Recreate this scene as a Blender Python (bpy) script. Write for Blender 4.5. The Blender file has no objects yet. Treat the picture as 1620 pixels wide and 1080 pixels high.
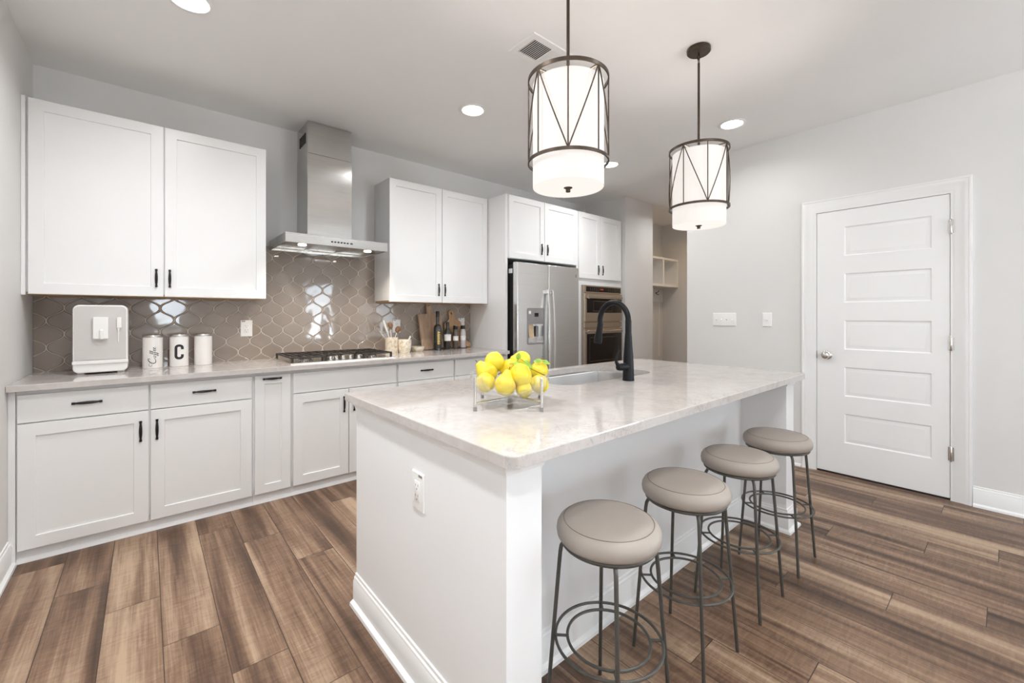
import bpy, bmesh, math, random
from mathutils import Vector, Matrix
C = bpy.context.scene
COL = C.collection
random.seed(7)
PI = math.pi

# ------------------------------------------------------------------ camera
cam_d = bpy.data.cameras.new('camera')
cam = bpy.data.objects.new('camera', cam_d)
COL.objects.link(cam)
F_PX = 673.75
YAW = math.radians(49.325)              # direction of view, from the +X axis
cam_d.sensor_fit = 'HORIZONTAL'
cam_d.sensor_width = 36.0
cam_d.lens = 36.0 * F_PX / 1620.0
cam_d.shift_y = -(540.0 - 498.3) / 1620.0
cam_d.clip_start = 0.02
cam.location = (0, 0, 1.24)
cam.rotation_euler = (PI / 2, 0, YAW - PI / 2)
C.camera = cam

# ------------------------------------------------------------------ exposure, sky, daylight
C.view_settings.view_transform = 'Standard'
C.view_settings.look = 'None'
C.view_settings.gamma = 1.0
C.view_settings.use_curve_mapping = False
C.view_settings.exposure = 0.49
C.cycles.max_bounces = 10
C.cycles.diffuse_bounces = 8
C.cycles.glossy_bounces = 5
C.cycles.transmission_bounces = 8
C.cycles.transparent_max_bounces = 16
C.cycles.sample_clamp_indirect = 6.0
C.cycles.caustics_reflective = False
C.cycles.caustics_refractive = False

SKY = 12.0
DOWNLIGHT = 7.8
PEND = .48
w = bpy.data.worlds.new('overcast_sky')
C.world = w
w.use_nodes = True
w.node_tree.nodes['Background'].inputs[0].default_value = (0.87, 0.955, 1.06, 1)
w.node_tree.nodes['Background'].inputs[1].default_value = SKY
# overcast sky above the horizon, an added glow below it to lift the ceiling
_t = w.node_tree.nodes.new('ShaderNodeTexCoord'); _x = w.node_tree.nodes.new('ShaderNodeSeparateXYZ'); _r = w.node_tree.nodes.new('ShaderNodeValToRGB')
w.node_tree.links.new(_t.outputs['Generated'], _x.inputs[0]); _m = w.node_tree.nodes.new('ShaderNodeMapRange')
_m.inputs[1].default_value = -.08; _m.inputs[2].default_value = .04
w.node_tree.links.new(_x.outputs[2], _m.inputs[0]); w.node_tree.links.new(_m.outputs[0], _r.inputs[0])
_r.color_ramp.elements[0].color = (1.45, 1.53, 1.6, 1); _r.color_ramp.elements[1].color = (.72, .80, .89, 1)
w.node_tree.links.new(_r.outputs[0], w.node_tree.nodes['Background'].inputs[0])

# room
XL, XR, YB, YR, ZC = -0.515, 4.09, 3.815, -3.4, 2.747
CT = 0.897                                # counter height

WIN_LEFT = (-3.2, -2.2, 0.10, 2.35)       # y0,y1,z0,z1 on the left wall
WIN_FILL = (-3.3, -1.1, 0.10, 2.35)      # the same on the right wall, unseen, added as fill light for the cabinets
WIN_REAR = ((0.10, 0.60, 0.95, 1.75), (2.95, 3.60, 0.60, 2.05))
def portal(loc, rot, sx, sy):
    l = bpy.data.lights.new('window_daylight', 'AREA')
    l.shape = 'RECTANGLE'; l.size = sx; l.size_y = sy
    l.cycles.is_portal = True
    o = bpy.data.objects.new('window_daylight', l)
    COL.objects.link(o)
    o.location = loc; o.rotation_euler = rot
y0, y1, z0, z1 = WIN_LEFT
portal((XL - 0.05, (y0 + y1) / 2, (z0 + z1) / 2), (0, -PI / 2, 0), z1 - z0, y1 - y0)
y0, y1, z0, z1 = WIN_FILL
portal((XR + 0.05, (y0 + y1) / 2, (z0 + z1) / 2), (0, PI / 2, 0), z1 - z0, y1 - y0)
for x0, x1, z0, z1 in WIN_REAR:
    portal(((x0 + x1) / 2, YR - 0.05, (z0 + z1) / 2), (PI / 2, 0, 0), x1 - x0, z1 - z0)

# ------------------------------------------------------------------ materials
def nd(nt, typ, ins=None, **kw):
    n = nt.nodes.new(typ)
    for k, v in kw.items():
        setattr(n, k, v)
    for k, v in (ins or {}).items():
        s = n.inputs[k]
        if isinstance(v, bpy.types.NodeSocket):
            nt.links.new(v, s)
        else:
            s.default_value = v
    return n
def mth(nt, op, a, b=None, c=None):
    ins = {0: a}
    if b is not None: ins[1] = b
    if c is not None: ins[2] = c
    return nd(nt, 'ShaderNodeMath', ins, operation=op).outputs[0]
def ramp(nt, fac, stops):
    n = nt.nodes.new('ShaderNodeValToRGB')
    e = n.color_ramp.elements
    while len(e) < len(stops): e.new(0.5)
    for i, (p, c) in enumerate(stops):
        e[i].position = p; e[i].color = (c[0], c[1], c[2], 1)
    nt.links.new(fac, n.inputs[0])
    return n.outputs[0]
def mix(nt, fac, a, b, mode='MIX'):
    n = nt.nodes.new('ShaderNodeMix'); n.data_type = 'RGBA'; n.blend_type = mode
    for i, v in ((0, fac), (6, a), (7, b)):
        if isinstance(v, bpy.types.NodeSocket): nt.links.new(v, n.inputs[i])
        else: n.inputs[i].default_value = v if i == 0 else (v[0], v[1], v[2], 1)
    return n.outputs[2]
def mat(name, color=(.8, .8, .8), rough=.5, metal=0.0, spec=.5, coat=0.0, emit=None, estr=0.0, noise=None, bump=None, aniso=0.0):
    m = bpy.data.materials.new(name); m.use_nodes = True
    nt = m.node_tree; b = nt.nodes['Principled BSDF']
    b.inputs['Base Color'].default_value = (*color, 1)
    b.inputs['Roughness'].default_value = rough
    b.inputs['Metallic'].default_value = metal
    b.inputs['Specular IOR Level'].default_value = spec
    b.inputs['Coat Weight'].default_value = coat
    if emit:
        b.inputs['Emission Color'].default_value = (*emit, 1)
        b.inputs['Emission Strength'].default_value = estr
    pos = None
    if noise or bump:
        pos = nt.nodes.new('ShaderNodeNewGeometry').outputs['Position']
    if noise:                       # (scale, amount): faint procedural variation of tone
        n = nd(nt, 'ShaderNodeTexNoise', {'Vector': pos, 'Scale': noise[0], 'Detail': 3.0})
        a = noise[1]
        r = ramp(nt, n.outputs[0], [(.3, [c * (1 - a) for c in color]), (.7, [min(1, c * (1 + a)) for c in color])])
        nt.links.new(r, b.inputs['Base Color'])
    if bump:                        # (scale, strength, distance)
        n = nd(nt, 'ShaderNodeTexNoise', {'Vector': pos, 'Scale': bump[0], 'Detail': 2.0})
        bp = nd(nt, 'ShaderNodeBump', {'Height': n.outputs[0], 'Strength': bump[1], 'Distance': bump[2]})
        nt.links.new(bp.outputs[0], b.inputs['Normal'])
    if aniso:
        b.inputs['Anisotropic'].default_value = aniso
    m.diffuse_color = (*color, 1)
    return m

M = {}
M['wall'] = mat('wall_paint', (.70, .69, .675), .7, spec=.25, noise=(3, .012), bump=(180, .08, .002))
M['ceiling'] = mat('ceiling_paint', (.85, .845, .84), .85, spec=.15, noise=(2, .01))
M['cab'] = mat('white_cabinet_lacquer', (.79, .79, .785), .32, spec=.4, noise=(4, .008))
M['trim'] = mat('white_trim_paint', (.82, .82, .81), .3, spec=.4, noise=(4, .008))
M['islandpaint'] = mat('white_island_paint', (.82, .82, .82), .45, spec=.35, noise=(4, .008))
M['door'] = mat('white_door_paint', (.83, .828, .82), .35, spec=.4, noise=(4, .008))
M['black'] = mat('matte_black_metal', (.012, .011, .011), .38, metal=.3, noise=(30, .1))
M['faucet'] = mat('black_faucet_finish', (.006, .0065, .008), .34, metal=0, spec=.22, noise=(30, .1))
M['bronze'] = mat('dark_bronze', (.075, .055, .04), .42, metal=.7, noise=(40, .15))
M['stoolmetal'] = mat('grey_bronze_tube', (.10, .095, .085), .45, metal=.55, noise=(40, .1))
M['woodedge'] = mat('raw_plywood_edge', (.52, .33, .15), .6, noise=(25, .2))
M['chrome'] = mat('satin_nickel', (.62, .60, .57), .2, metal=1, noise=(60, .05))
M['plastic'] = mat('white_plastic', (.84, .835, .82), .3, noise=(10, .01))
M['slot'] = mat('outlet_slot_grey', (.25, .24, .23), .5, noise=(10, .05))
M['darkgap'] = mat('dark_recess', (.02, .018, .016), .7, noise=(10, .1))
M['vent_dark'] = mat('vent_duct_dark', (.06, .055, .05), .8, noise=(10, .1))
M['blackglass'] = mat('black_oven_glass', (.010, .006, .004), .06, spec=.3, coat=.0, noise=(8, .1))
M['castiron'] = mat('cast_iron', (.035, .028, .024), .5, metal=.2, noise=(60, .2))
M['fridgeside'] = mat('fridge_side_black', (.02, .019, .018), .45, noise=(20, .1))
M['dispenser'] = mat('dispenser_grey', (.28, .275, .27), .35, metal=.3, noise=(20, .05))
M['paper'] = mat('kraft_paper_tag', (.62, .47, .30), .7, noise=(30, .1))
M['label'] = mat('white_label_paper', (.86, .83, .79), .6, noise=(30, .02))
M['ink'] = mat('black_ink', (.02, .018, .018), .6, noise=(30, .1))
M['gold'] = mat('gold_ink', (.80, .52, .09), .35, metal=.3, noise=(60, .15))
M['machine'] = mat('machine_white', (.80, .785, .765), .25, noise=(10, .01))
M['machinepanel'] = mat('machine_pale_grey_front', (.56, .535, .515), .3, noise=(10, .01))
M['canister'] = mat('white_enamel_tin', (.80, .775, .745), .3, noise=(20, .015))
M['tinlid'] = mat('brushed_tin_lid', (.50, .48, .46), .3, metal=.9, noise=(60, .08))
M['bottle'] = mat('dark_green_glass', (.018, .02, .014), .12, coat=.5, noise=(10, .1))
M['oil'] = mat('dark_oil_glass', (.035, .03, .026), .12, coat=.4, noise=(30, .3))
M['pepper'] = mat('peppercorn_fill', (.10, .07, .06), .3, coat=.4, noise=(160, .75))
M['salt'] = mat('pale_salt_fill', (.60, .55, .55), .3, coat=.4, noise=(160, .1))
M['cap'] = mat('black_mill_cap', (.012, .012, .012), .4, noise=(30, .1))
M['dipper'] = mat('brown_wood_dipper', (.30, .165, .08), .55, noise=(60, .25))
M['horn'] = mat('white_bone_utensil', (.82, .79, .74), .35, noise=(30, .03))
M['pear'] = None
M['leaf'] = mat('green_leaf', (.30, .50, .05), .45, noise=(60, .3))
M['stem'] = mat('brown_stem', (.10, .065, .02), .7, noise=(60, .2))
M['lamp_disc'] = mat('downlight_lens', (.9, .9, .9), .4, emit=(1, .96, .9), estr=9.0, noise=(5, .01))
M['hood_lens'] = mat('hood_lamp_lens', (.9, .9, .9), .4, emit=(1, .90, .74), estr=14.0, noise=(5, .01))
M['shade'] = mat('white_linen_shade', (.32, .305, .285), .8, emit=(1, .945, .90), estr=PEND, noise=(120, .02))
M['diffuser'] = mat('white_glass_diffuser', (.36, .345, .33), .5, emit=(1, .945, .91), estr=PEND * 1.0, noise=(20, .01))
M['display'] = mat('red_clock_digits', (.2, .03, .01), .4, emit=(1, .12, .03), estr=.12, noise=(30, .05))
M['glyph'] = mat('grey_control_print', (.07, .055, .045), .5, noise=(30, .05))
M['blind'] = mat('window_frame_white', (.8, .8, .8), .4, noise=(5, .01))
M['leather'] = mat('taupe_leather', (.36, .315, .275), .5, spec=.4, noise=(7, .03), bump=(420, .12, .001))
M['seam'] = mat('taupe_seam_thread', (.15, .125, .105), .6, noise=(30, .1))

def steel(name, color, rough, brush_axis, anis=.75, wobble=0.0):
    m = bpy.data.materials.new(name); m.use_nodes = True
    nt = m.node_tree; b = nt.nodes['Principled BSDF']
    b.inputs['Metallic'].default_value = 1
    b.inputs['Roughness'].default_value = rough
    b.inputs['Anisotropic'].default_value = anis
    pos = nt.nodes.new('ShaderNodeNewGeometry').outputs['Position']
    sc = {'h': (3, 3, 700), 'v': (500, 500, 3)}[brush_axis]
    mp = nd(nt, 'ShaderNodeMapping', {'Vector': pos, 'Scale': sc})
    n = nd(nt, 'ShaderNodeTexNoise', {'Vector': mp.outputs[0], 'Scale': 1.0, 'Detail': 3.0})
    r = ramp(nt, n.outputs[0], [(.3, [c * .92 for c in color]), (.7, [min(1, c * 1.06) for c in color])])
    nt.links.new(r, b.inputs['Base Color'])
    tg = nd(nt, 'ShaderNodeTangent', direction_type='RADIAL', axis='Z')
    nt.links.new(tg.outputs[0], b.inputs['Tangent'])
    if wobble:
        n2 = nd(nt, 'ShaderNodeTexNoise', {'Vector': pos, 'Scale': 1.6, 'Detail': 1.0})
        bp = nd(nt, 'ShaderNodeBump', {'Height': n2.outputs[0], 'Strength': 1.0, 'Distance': wobble})
        nt.links.new(bp.outputs[0], b.inputs['Normal'])
    return m
M['steel'] = steel('brushed_stainless_steel', (.60, .59, .575), .20, 'h', .8, .004)
M['steelfridge'] = steel('brushed_fridge_steel', (.74, .735, .725), .22, 'h', .75, .006)
M['steeloven'] = steel('floor_tinted_oven_steel', (.50, .42, .34), .26, 'h', .6)  # warm colour paints in the brown floor's reflection
M['steelsink'] = steel('brushed_sink_steel', (.30, .29, .28), .3, 'v', .3)
M['steelplate'] = steel('cooktop_steel', (.72, .69, .64), .2, 'h', .3)

def thin_glass(name, tint, refl=.06, dens=0.0, densc=(1, 1, 1)):
    m = bpy.data.materials.new(name); m.use_nodes = True
    nt = m.node_tree; nt.nodes.clear()
    out = nt.nodes.new('ShaderNodeOutputMaterial')
    tr = nd(nt, 'ShaderNodeBsdfTransparent', {'Color': (*tint, 1)})
    gl = nd(nt, 'ShaderNodeBsdfGlossy', {'Roughness': .03, 'Color': (1, 1, 1, 1)})
    lw = nd(nt, 'ShaderNodeFresnel', {'IOR': 1.45})
    n = nd(nt, 'ShaderNodeTexNoise', {'Scale': 6.0})
    f = mth(nt, 'ADD', mth(nt, 'MULTIPLY', lw.outputs[0], refl), mth(nt, 'MULTIPLY', n.outputs[0], .01))
    mx = nd(nt, 'ShaderNodeMixShader', {0: f, 1: tr.outputs[0], 2: gl.outputs[0]})
    last = mx.outputs[0]
    if dens:
        df = nd(nt, 'ShaderNodeBsdfDiffuse', {'Color': (*densc, 1)})
        last = nd(nt, 'ShaderNodeMixShader', {0: dens, 1: last, 2: df.outputs[0]}).outputs[0]
    nt.links.new(last, out.inputs[0])
    return m
M['glass'] = thin_glass('clear_bowl_glass', (.99, .99, .985), refl=.35, dens=.02, densc=(.9, .9, .89))
M['pane'] = thin_glass('window_pane_glass', (.97, .98, .98), refl=.9)

def floor_material():
    m = bpy.data.materials.new('wood_plank_floor'); m.use_nodes = True
    nt = m.node_tree; b = nt.nodes['Principled BSDF']
    pos = nt.nodes.new('ShaderNodeNewGeometry').outputs['Position']
    sp = nd(nt, 'ShaderNodeSeparateXYZ', {0: pos})
    X, Y = sp.outputs[0], sp.outputs[1]
    u = mth(nt, 'DIVIDE', mth(nt, 'ADD', X, .307), .1775)
    col = mth(nt, 'FLOOR', u); fu = mth(nt, 'FRACT', u)
    wn = nd(nt, 'ShaderNodeTexWhiteNoise', {'W': col}, noise_dimensions='1D')
    v = mth(nt, 'DIVIDE', mth(nt, 'ADD', mth(nt, 'ADD', mth(nt, 'SUBTRACT', Y, 2.77), mth(nt, 'MULTIPLY', col, .32)), mth(nt, 'MULTIPLY', wn.outputs[0], .08)), 1.22)
    row = mth(nt, 'FLOOR', v); fv = mth(nt, 'FRACT', v)
    idv = nd(nt, 'ShaderNodeCombineXYZ', {0: col, 1: row, 2: 3.1})
    wid = nd(nt, 'ShaderNodeTexWhiteNoise', {'Vector': idv.outputs[0]}, noise_dimensions='3D')
    pid = wid.outputs[0]
    seed = mth(nt, 'MULTIPLY', pid, 37.0)
    def streak(sx, sy, det, dist=0.0):
        c = nd(nt, 'ShaderNodeCombineXYZ', {0: mth(nt, 'MULTIPLY', X, sx), 1: mth(nt, 'MULTIPLY', Y, sy), 2: seed})
        return nd(nt, 'ShaderNodeTexNoise', {'Vector': c.outputs[0], 'Scale': 1.0, 'Detail': det, 'Distortion': dist}).outputs[0]
    big = streak(8.5, .55, 2.0, .35)
    mid = streak(26.0, 1.1, 3.0, .3)
    fine = streak(170.0, 5.0, 4.0)
    rip = streak(14.0, 60.0, 3.0, 1.2)
    t = mth(nt, 'ADD', mth(nt, 'MULTIPLY', big, .78), mth(nt, 'MULTIPLY', mid, .34))
    t = mth(nt, 'ADD', t, mth(nt, 'MULTIPLY', fine, .26))
    t = mth(nt, 'ADD', t, mth(nt, 'MULTIPLY', rip, .15))
    t = mth(nt, 'ADD', t, mth(nt, 'MULTIPLY', mth(nt, 'SUBTRACT', pid, .5), .10))
    c = ramp(nt, t, [(.55, (.040, .020, .010)), (.685, (.115, .062, .036)), (.80, (.232, .142, .088)), (.95, (.42, .30, .20))])
    eu = mth(nt, 'MULTIPLY', mth(nt, 'SUBTRACT', .5, mth(nt, 'ABSOLUTE', mth(nt, 'SUBTRACT', fu, .5))), .1775)
    ev = mth(nt, 'MULTIPLY', mth(nt, 'SUBTRACT', .5, mth(nt, 'ABSOLUTE', mth(nt, 'SUBTRACT', fv, .5))), 1.22)
    e = mth(nt, 'MINIMUM', eu, ev)
    gap = nd(nt, 'ShaderNodeMapRange', {0: e, 1: 0.0006, 2: 0.0022, 3: 0.0, 4: 1.0})
    c2 = mix(nt, gap.outputs[0], (.03, .018, .011), c)
    nt.links.new(c2, b.inputs['Base Color'])
    h = mth(nt, 'ADD', mth(nt, 'MULTIPLY', gap.outputs[0], .6), mth(nt, 'MULTIPLY', fine, .25))
    bp = nd(nt, 'ShaderNodeBump', {'Height': h, 'Strength': .35, 'Distance': .001})
    nt.links.new(bp.outputs[0], b.inputs['Normal'])
    r = nd(nt, 'ShaderNodeMapRange', {0: fine, 1: .3, 2: .7, 3: .36, 4: .48})
    nt.links.new(r.outputs[0], b.inputs['Roughness'])
    b.inputs['Specular IOR Level'].default_value = .5
    return m
M['floor'] = floor_material()

def quartz_material():
    m = bpy.data.materials.new('white_quartz'); m.use_nodes = True
    nt = m.node_tree; b = nt.nodes['Principled BSDF']
    pos = nt.nodes.new('ShaderNodeNewGeometry').outputs['Position']
    n1 = nd(nt, 'ShaderNodeTexNoise', {'Vector': pos, 'Scale': 11.0, 'Detail': 5.0, 'Distortion': .8})
    base = ramp(nt, n1.outputs[0], [(.35, (.495, .455, .428)), (.6, (.535, .502, .48))])
    n2 = nd(nt, 'ShaderNodeTexNoise', {'Vector': pos, 'Scale': 45.0, 'Detail': 4.0})
    base = mix(nt, .07, base, ramp(nt, n2.outputs[0], [(.35, (.42, .39, .37)), (.62, (.85, .82, .79))]))
    n3 = nd(nt, 'ShaderNodeTexNoise', {'Vector': pos, 'Scale': 9.0, 'Detail': 8.0, 'Roughness': .72, 'Distortion': 1.2})
    ridge = mth(nt, 'ABSOLUTE', mth(nt, 'SUBTRACT', n3.outputs[0], .5))
    n4 = nd(nt, 'ShaderNodeTexNoise', {'Vector': pos, 'Scale': 3.2, 'Detail': 2.0})
    vein = nd(nt, 'ShaderNodeMapRange', {0: ridge, 1: 0.0, 2: 0.016, 3: 1.0, 4: 0.0})
    spot = nd(nt, 'ShaderNodeMapRange', {0: n4.outputs[0], 1: .50, 2: .64, 3: 0.0, 4: .75})
    f = mth(nt, 'MULTIPLY', vein.outputs[0], spot.outputs[0])
    c = mix(nt, f, base, (.27, .245, .235))
    nt.links.new(c, b.inputs['Base Color'])
    b.inputs['Roughness'].default_value = .07
    b.inputs['Specular IOR Level'].default_value = .6
    return m
M['quartz'] = quartz_material()

def tile_material():
    m = bpy.data.materials.new('taupe_lantern_tile'); m.use_nodes = True
    nt = m.node_tree; b = nt.nodes['Principled BSDF']
    pos = nt.nodes.new('ShaderNodeNewGeometry').outputs['Position']
    sp = nd(nt, 'ShaderNodeSeparateXYZ', {0: pos})
    px, pz = .1525, .163
    u = mth(nt, 'DIVIDE', mth(nt, 'SUBTRACT', sp.outputs[0], .074), px)
    v = mth(nt, 'DIVIDE', mth(nt, 'SUBTRACT', sp.outputs[2], 1.123), pz)
    # two rows of lantern outlines: pp(u) = .25(1 - cos 2 pi v), with the small shoulder of the lantern shape
    pp = mth(nt, 'PINGPONG', u, .5)
    ph = mth(nt, 'MULTIPLY', v, 2 * PI)
    cosv = mth(nt, 'COSINE', ph)
    cos3 = mth(nt, 'COSINE', mth(nt, 'MULTIPLY', ph, 3.0))
    cc = mth(nt, 'ADD', mth(nt, 'MULTIPLY', cosv, 1.045), mth(nt, 'MULTIPLY', cos3, -.075))
    tgt = mth(nt, 'MULTIPLY', mth(nt, 'SUBTRACT', 1.0, cc), .25)
    g = mth(nt, 'ABSOLUTE', mth(nt, 'SUBTRACT', pp, tgt))
    sl = mth(nt, 'MULTIPLY', mth(nt, 'SINE', ph), .25 * 2 * PI / pz)
    grad = mth(nt, 'SQRT', mth(nt, 'ADD', mth(nt, 'MULTIPLY', sl, sl), 1.0 / px ** 2))
    d = mth(nt, 'DIVIDE', g, grad)
    line = nd(nt, 'ShaderNodeMapRange', {0: d, 1: .0011, 2: .0022, 3: 1.0, 4: 0.0})
    edge = nd(nt, 'ShaderNodeMapRange', {0: d, 1: .001, 2: .0075, 3: 0.0, 4: 1.0}, interpolation_type='SMOOTHERSTEP')
    # tone from tile to tile
    cellu = mth(nt, 'FLOOR', mth(nt, 'ADD', u, v)); cellv = mth(nt, 'FLOOR', mth(nt, 'SUBTRACT', u, v))
    wv = nd(nt, 'ShaderNodeCombineXYZ', {0: cellu, 1: cellv, 2: 0.0})
    wn = nd(nt, 'ShaderNodeTexWhiteNoise', {'Vector': wv.outputs[0]}, noise_dimensions='3D')
    tone = ramp(nt, wn.outputs[0], [(0, (.285, .235, .198)), (1, (.325, .272, .232))])
    c = mix(nt, line.outputs[0], tone, (.60, .53, .45))
    nt.links.new(c, b.inputs['Base Color'])
    r = nd(nt, 'ShaderNodeMapRange', {0: line.outputs[0], 1: 0.0, 2: 1.0, 3: .05, 4: .6})
    nt.links.new(r.outputs[0], b.inputs['Roughness'])
    b.inputs['Specular IOR Level'].default_value = .6
    n = nd(nt, 'ShaderNodeTexNoise', {'Vector': pos, 'Scale': 9.0, 'Detail': 1.0})
    h = mth(nt, 'ADD', edge.outputs[0], mth(nt, 'MULTIPLY', n.outputs[0], .5))
    bp = nd(nt, 'ShaderNodeBump', {'Height': h, 'Strength': .8, 'Distance': .003})
    nt.links.new(bp.outputs[0], b.inputs['Normal'])
    return m
M['tile'] = tile_material()

def pear_material():
    m = bpy.data.materials.new('yellow_fruit_skin'); m.use_nodes = True
    nt = m.node_tree; b = nt.nodes['Principled BSDF']
    co = nt.nodes.new('ShaderNodeNewGeometry').outputs['Position']
    n = nd(nt, 'ShaderNodeTexNoise', {'Vector': co, 'Scale': 22.0, 'Detail': 4.0})
    n2 = nd(nt, 'ShaderNodeTexNoise', {'Vector': co, 'Scale': 260.0, 'Detail': 2.0})
    c = ramp(nt, n.outputs[0], [(.3, (.62, .41, .02)), (.5, (.74, .59, .02)), (.75, (.73, .65, .08))])
    c = mix(nt, .10, c, ramp(nt, n2.outputs[0], [(.35, (.6, .42, .05)), (.55, (1, .85, .12))]))
    nt.links.new(c, b.inputs['Base Color'])
    b.inputs['Roughness'].default_value = .45
    b.inputs['Subsurface Weight'].default_value = .12
    b.inputs['Subsurface Radius'].default_value = (.02, .015, .004)
    b.inputs['Subsurface Scale'].default_value = .3
    bp = nd(nt, 'ShaderNodeBump', {'Height': n.outputs[0], 'Strength': .35, 'Distance': .006})
    nt.links.new(bp.outputs[0], b.inputs['Normal'])
    return m
M['pear'] = pear_material()

def wood_material(name, a, bcol, axis='z'):
    m = bpy.data.materials.new(name); m.use_nodes = True
    nt = m.node_tree; b = nt.nodes['Principled BSDF']
    pos = nt.nodes.new('ShaderNodeNewGeometry').outputs['Position']
    mp = nd(nt, 'ShaderNodeMapping', {'Vector': pos, 'Scale': (45, 45, 5)})
    n = nd(nt, 'ShaderNodeTexNoise', {'Vector': mp.outputs[0], 'Scale': 1.0, 'Detail': 4.0, 'Distortion': .6})
    nt.links.new(ramp(nt, n.outputs[0], [(.3, a), (.7, bcol)]), b.inputs['Base Color'])
    b.inputs['Roughness'].default_value = .55
    return m
M['board'] = wood_material('pale_walnut_board', (.30, .19, .12), (.44, .31, .215))
M['boardwarm'] = wood_material('warm_beech_board', (.38, .22, .11), (.50, .32, .18))

def marble_material():
    m = bpy.data.materials.new('cream_alabaster'); m.use_nodes = True
    nt = m.node_tree; b = nt.nodes['Principled BSDF']
    pos = nt.nodes.new('ShaderNodeNewGeometry').outputs['Position']
    n = nd(nt, 'ShaderNodeTexNoise', {'Vector': pos, 'Scale': 28.0, 'Detail': 5.0, 'Distortion': 1.5})
    nt.links.new(ramp(nt, n.outputs[0], [(.3, (.55, .42, .25)), (.5, (.78, .70, .56)), (.7, (.86, .81, .72))]), b.inputs['Base Color'])
    b.inputs['Roughness'].default_value = .3
    return m
M['marble'] = marble_material()

# ------------------------------------------------------------------ mesh building
def mneg_y(y):   # a panel seen from the room side, facing -Y: u = x, v = z, depth w grows towards the viewer
    return lambda u, v, w: (u, y - w, v)
def mneg_x(x):
    return lambda u, v, w: (x - w, u, v)
def mup(z):
    return lambda u, v, w: (u, v, z + w)
def mdown(z):
    return lambda u, v, w: (u, v, z - w)

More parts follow.
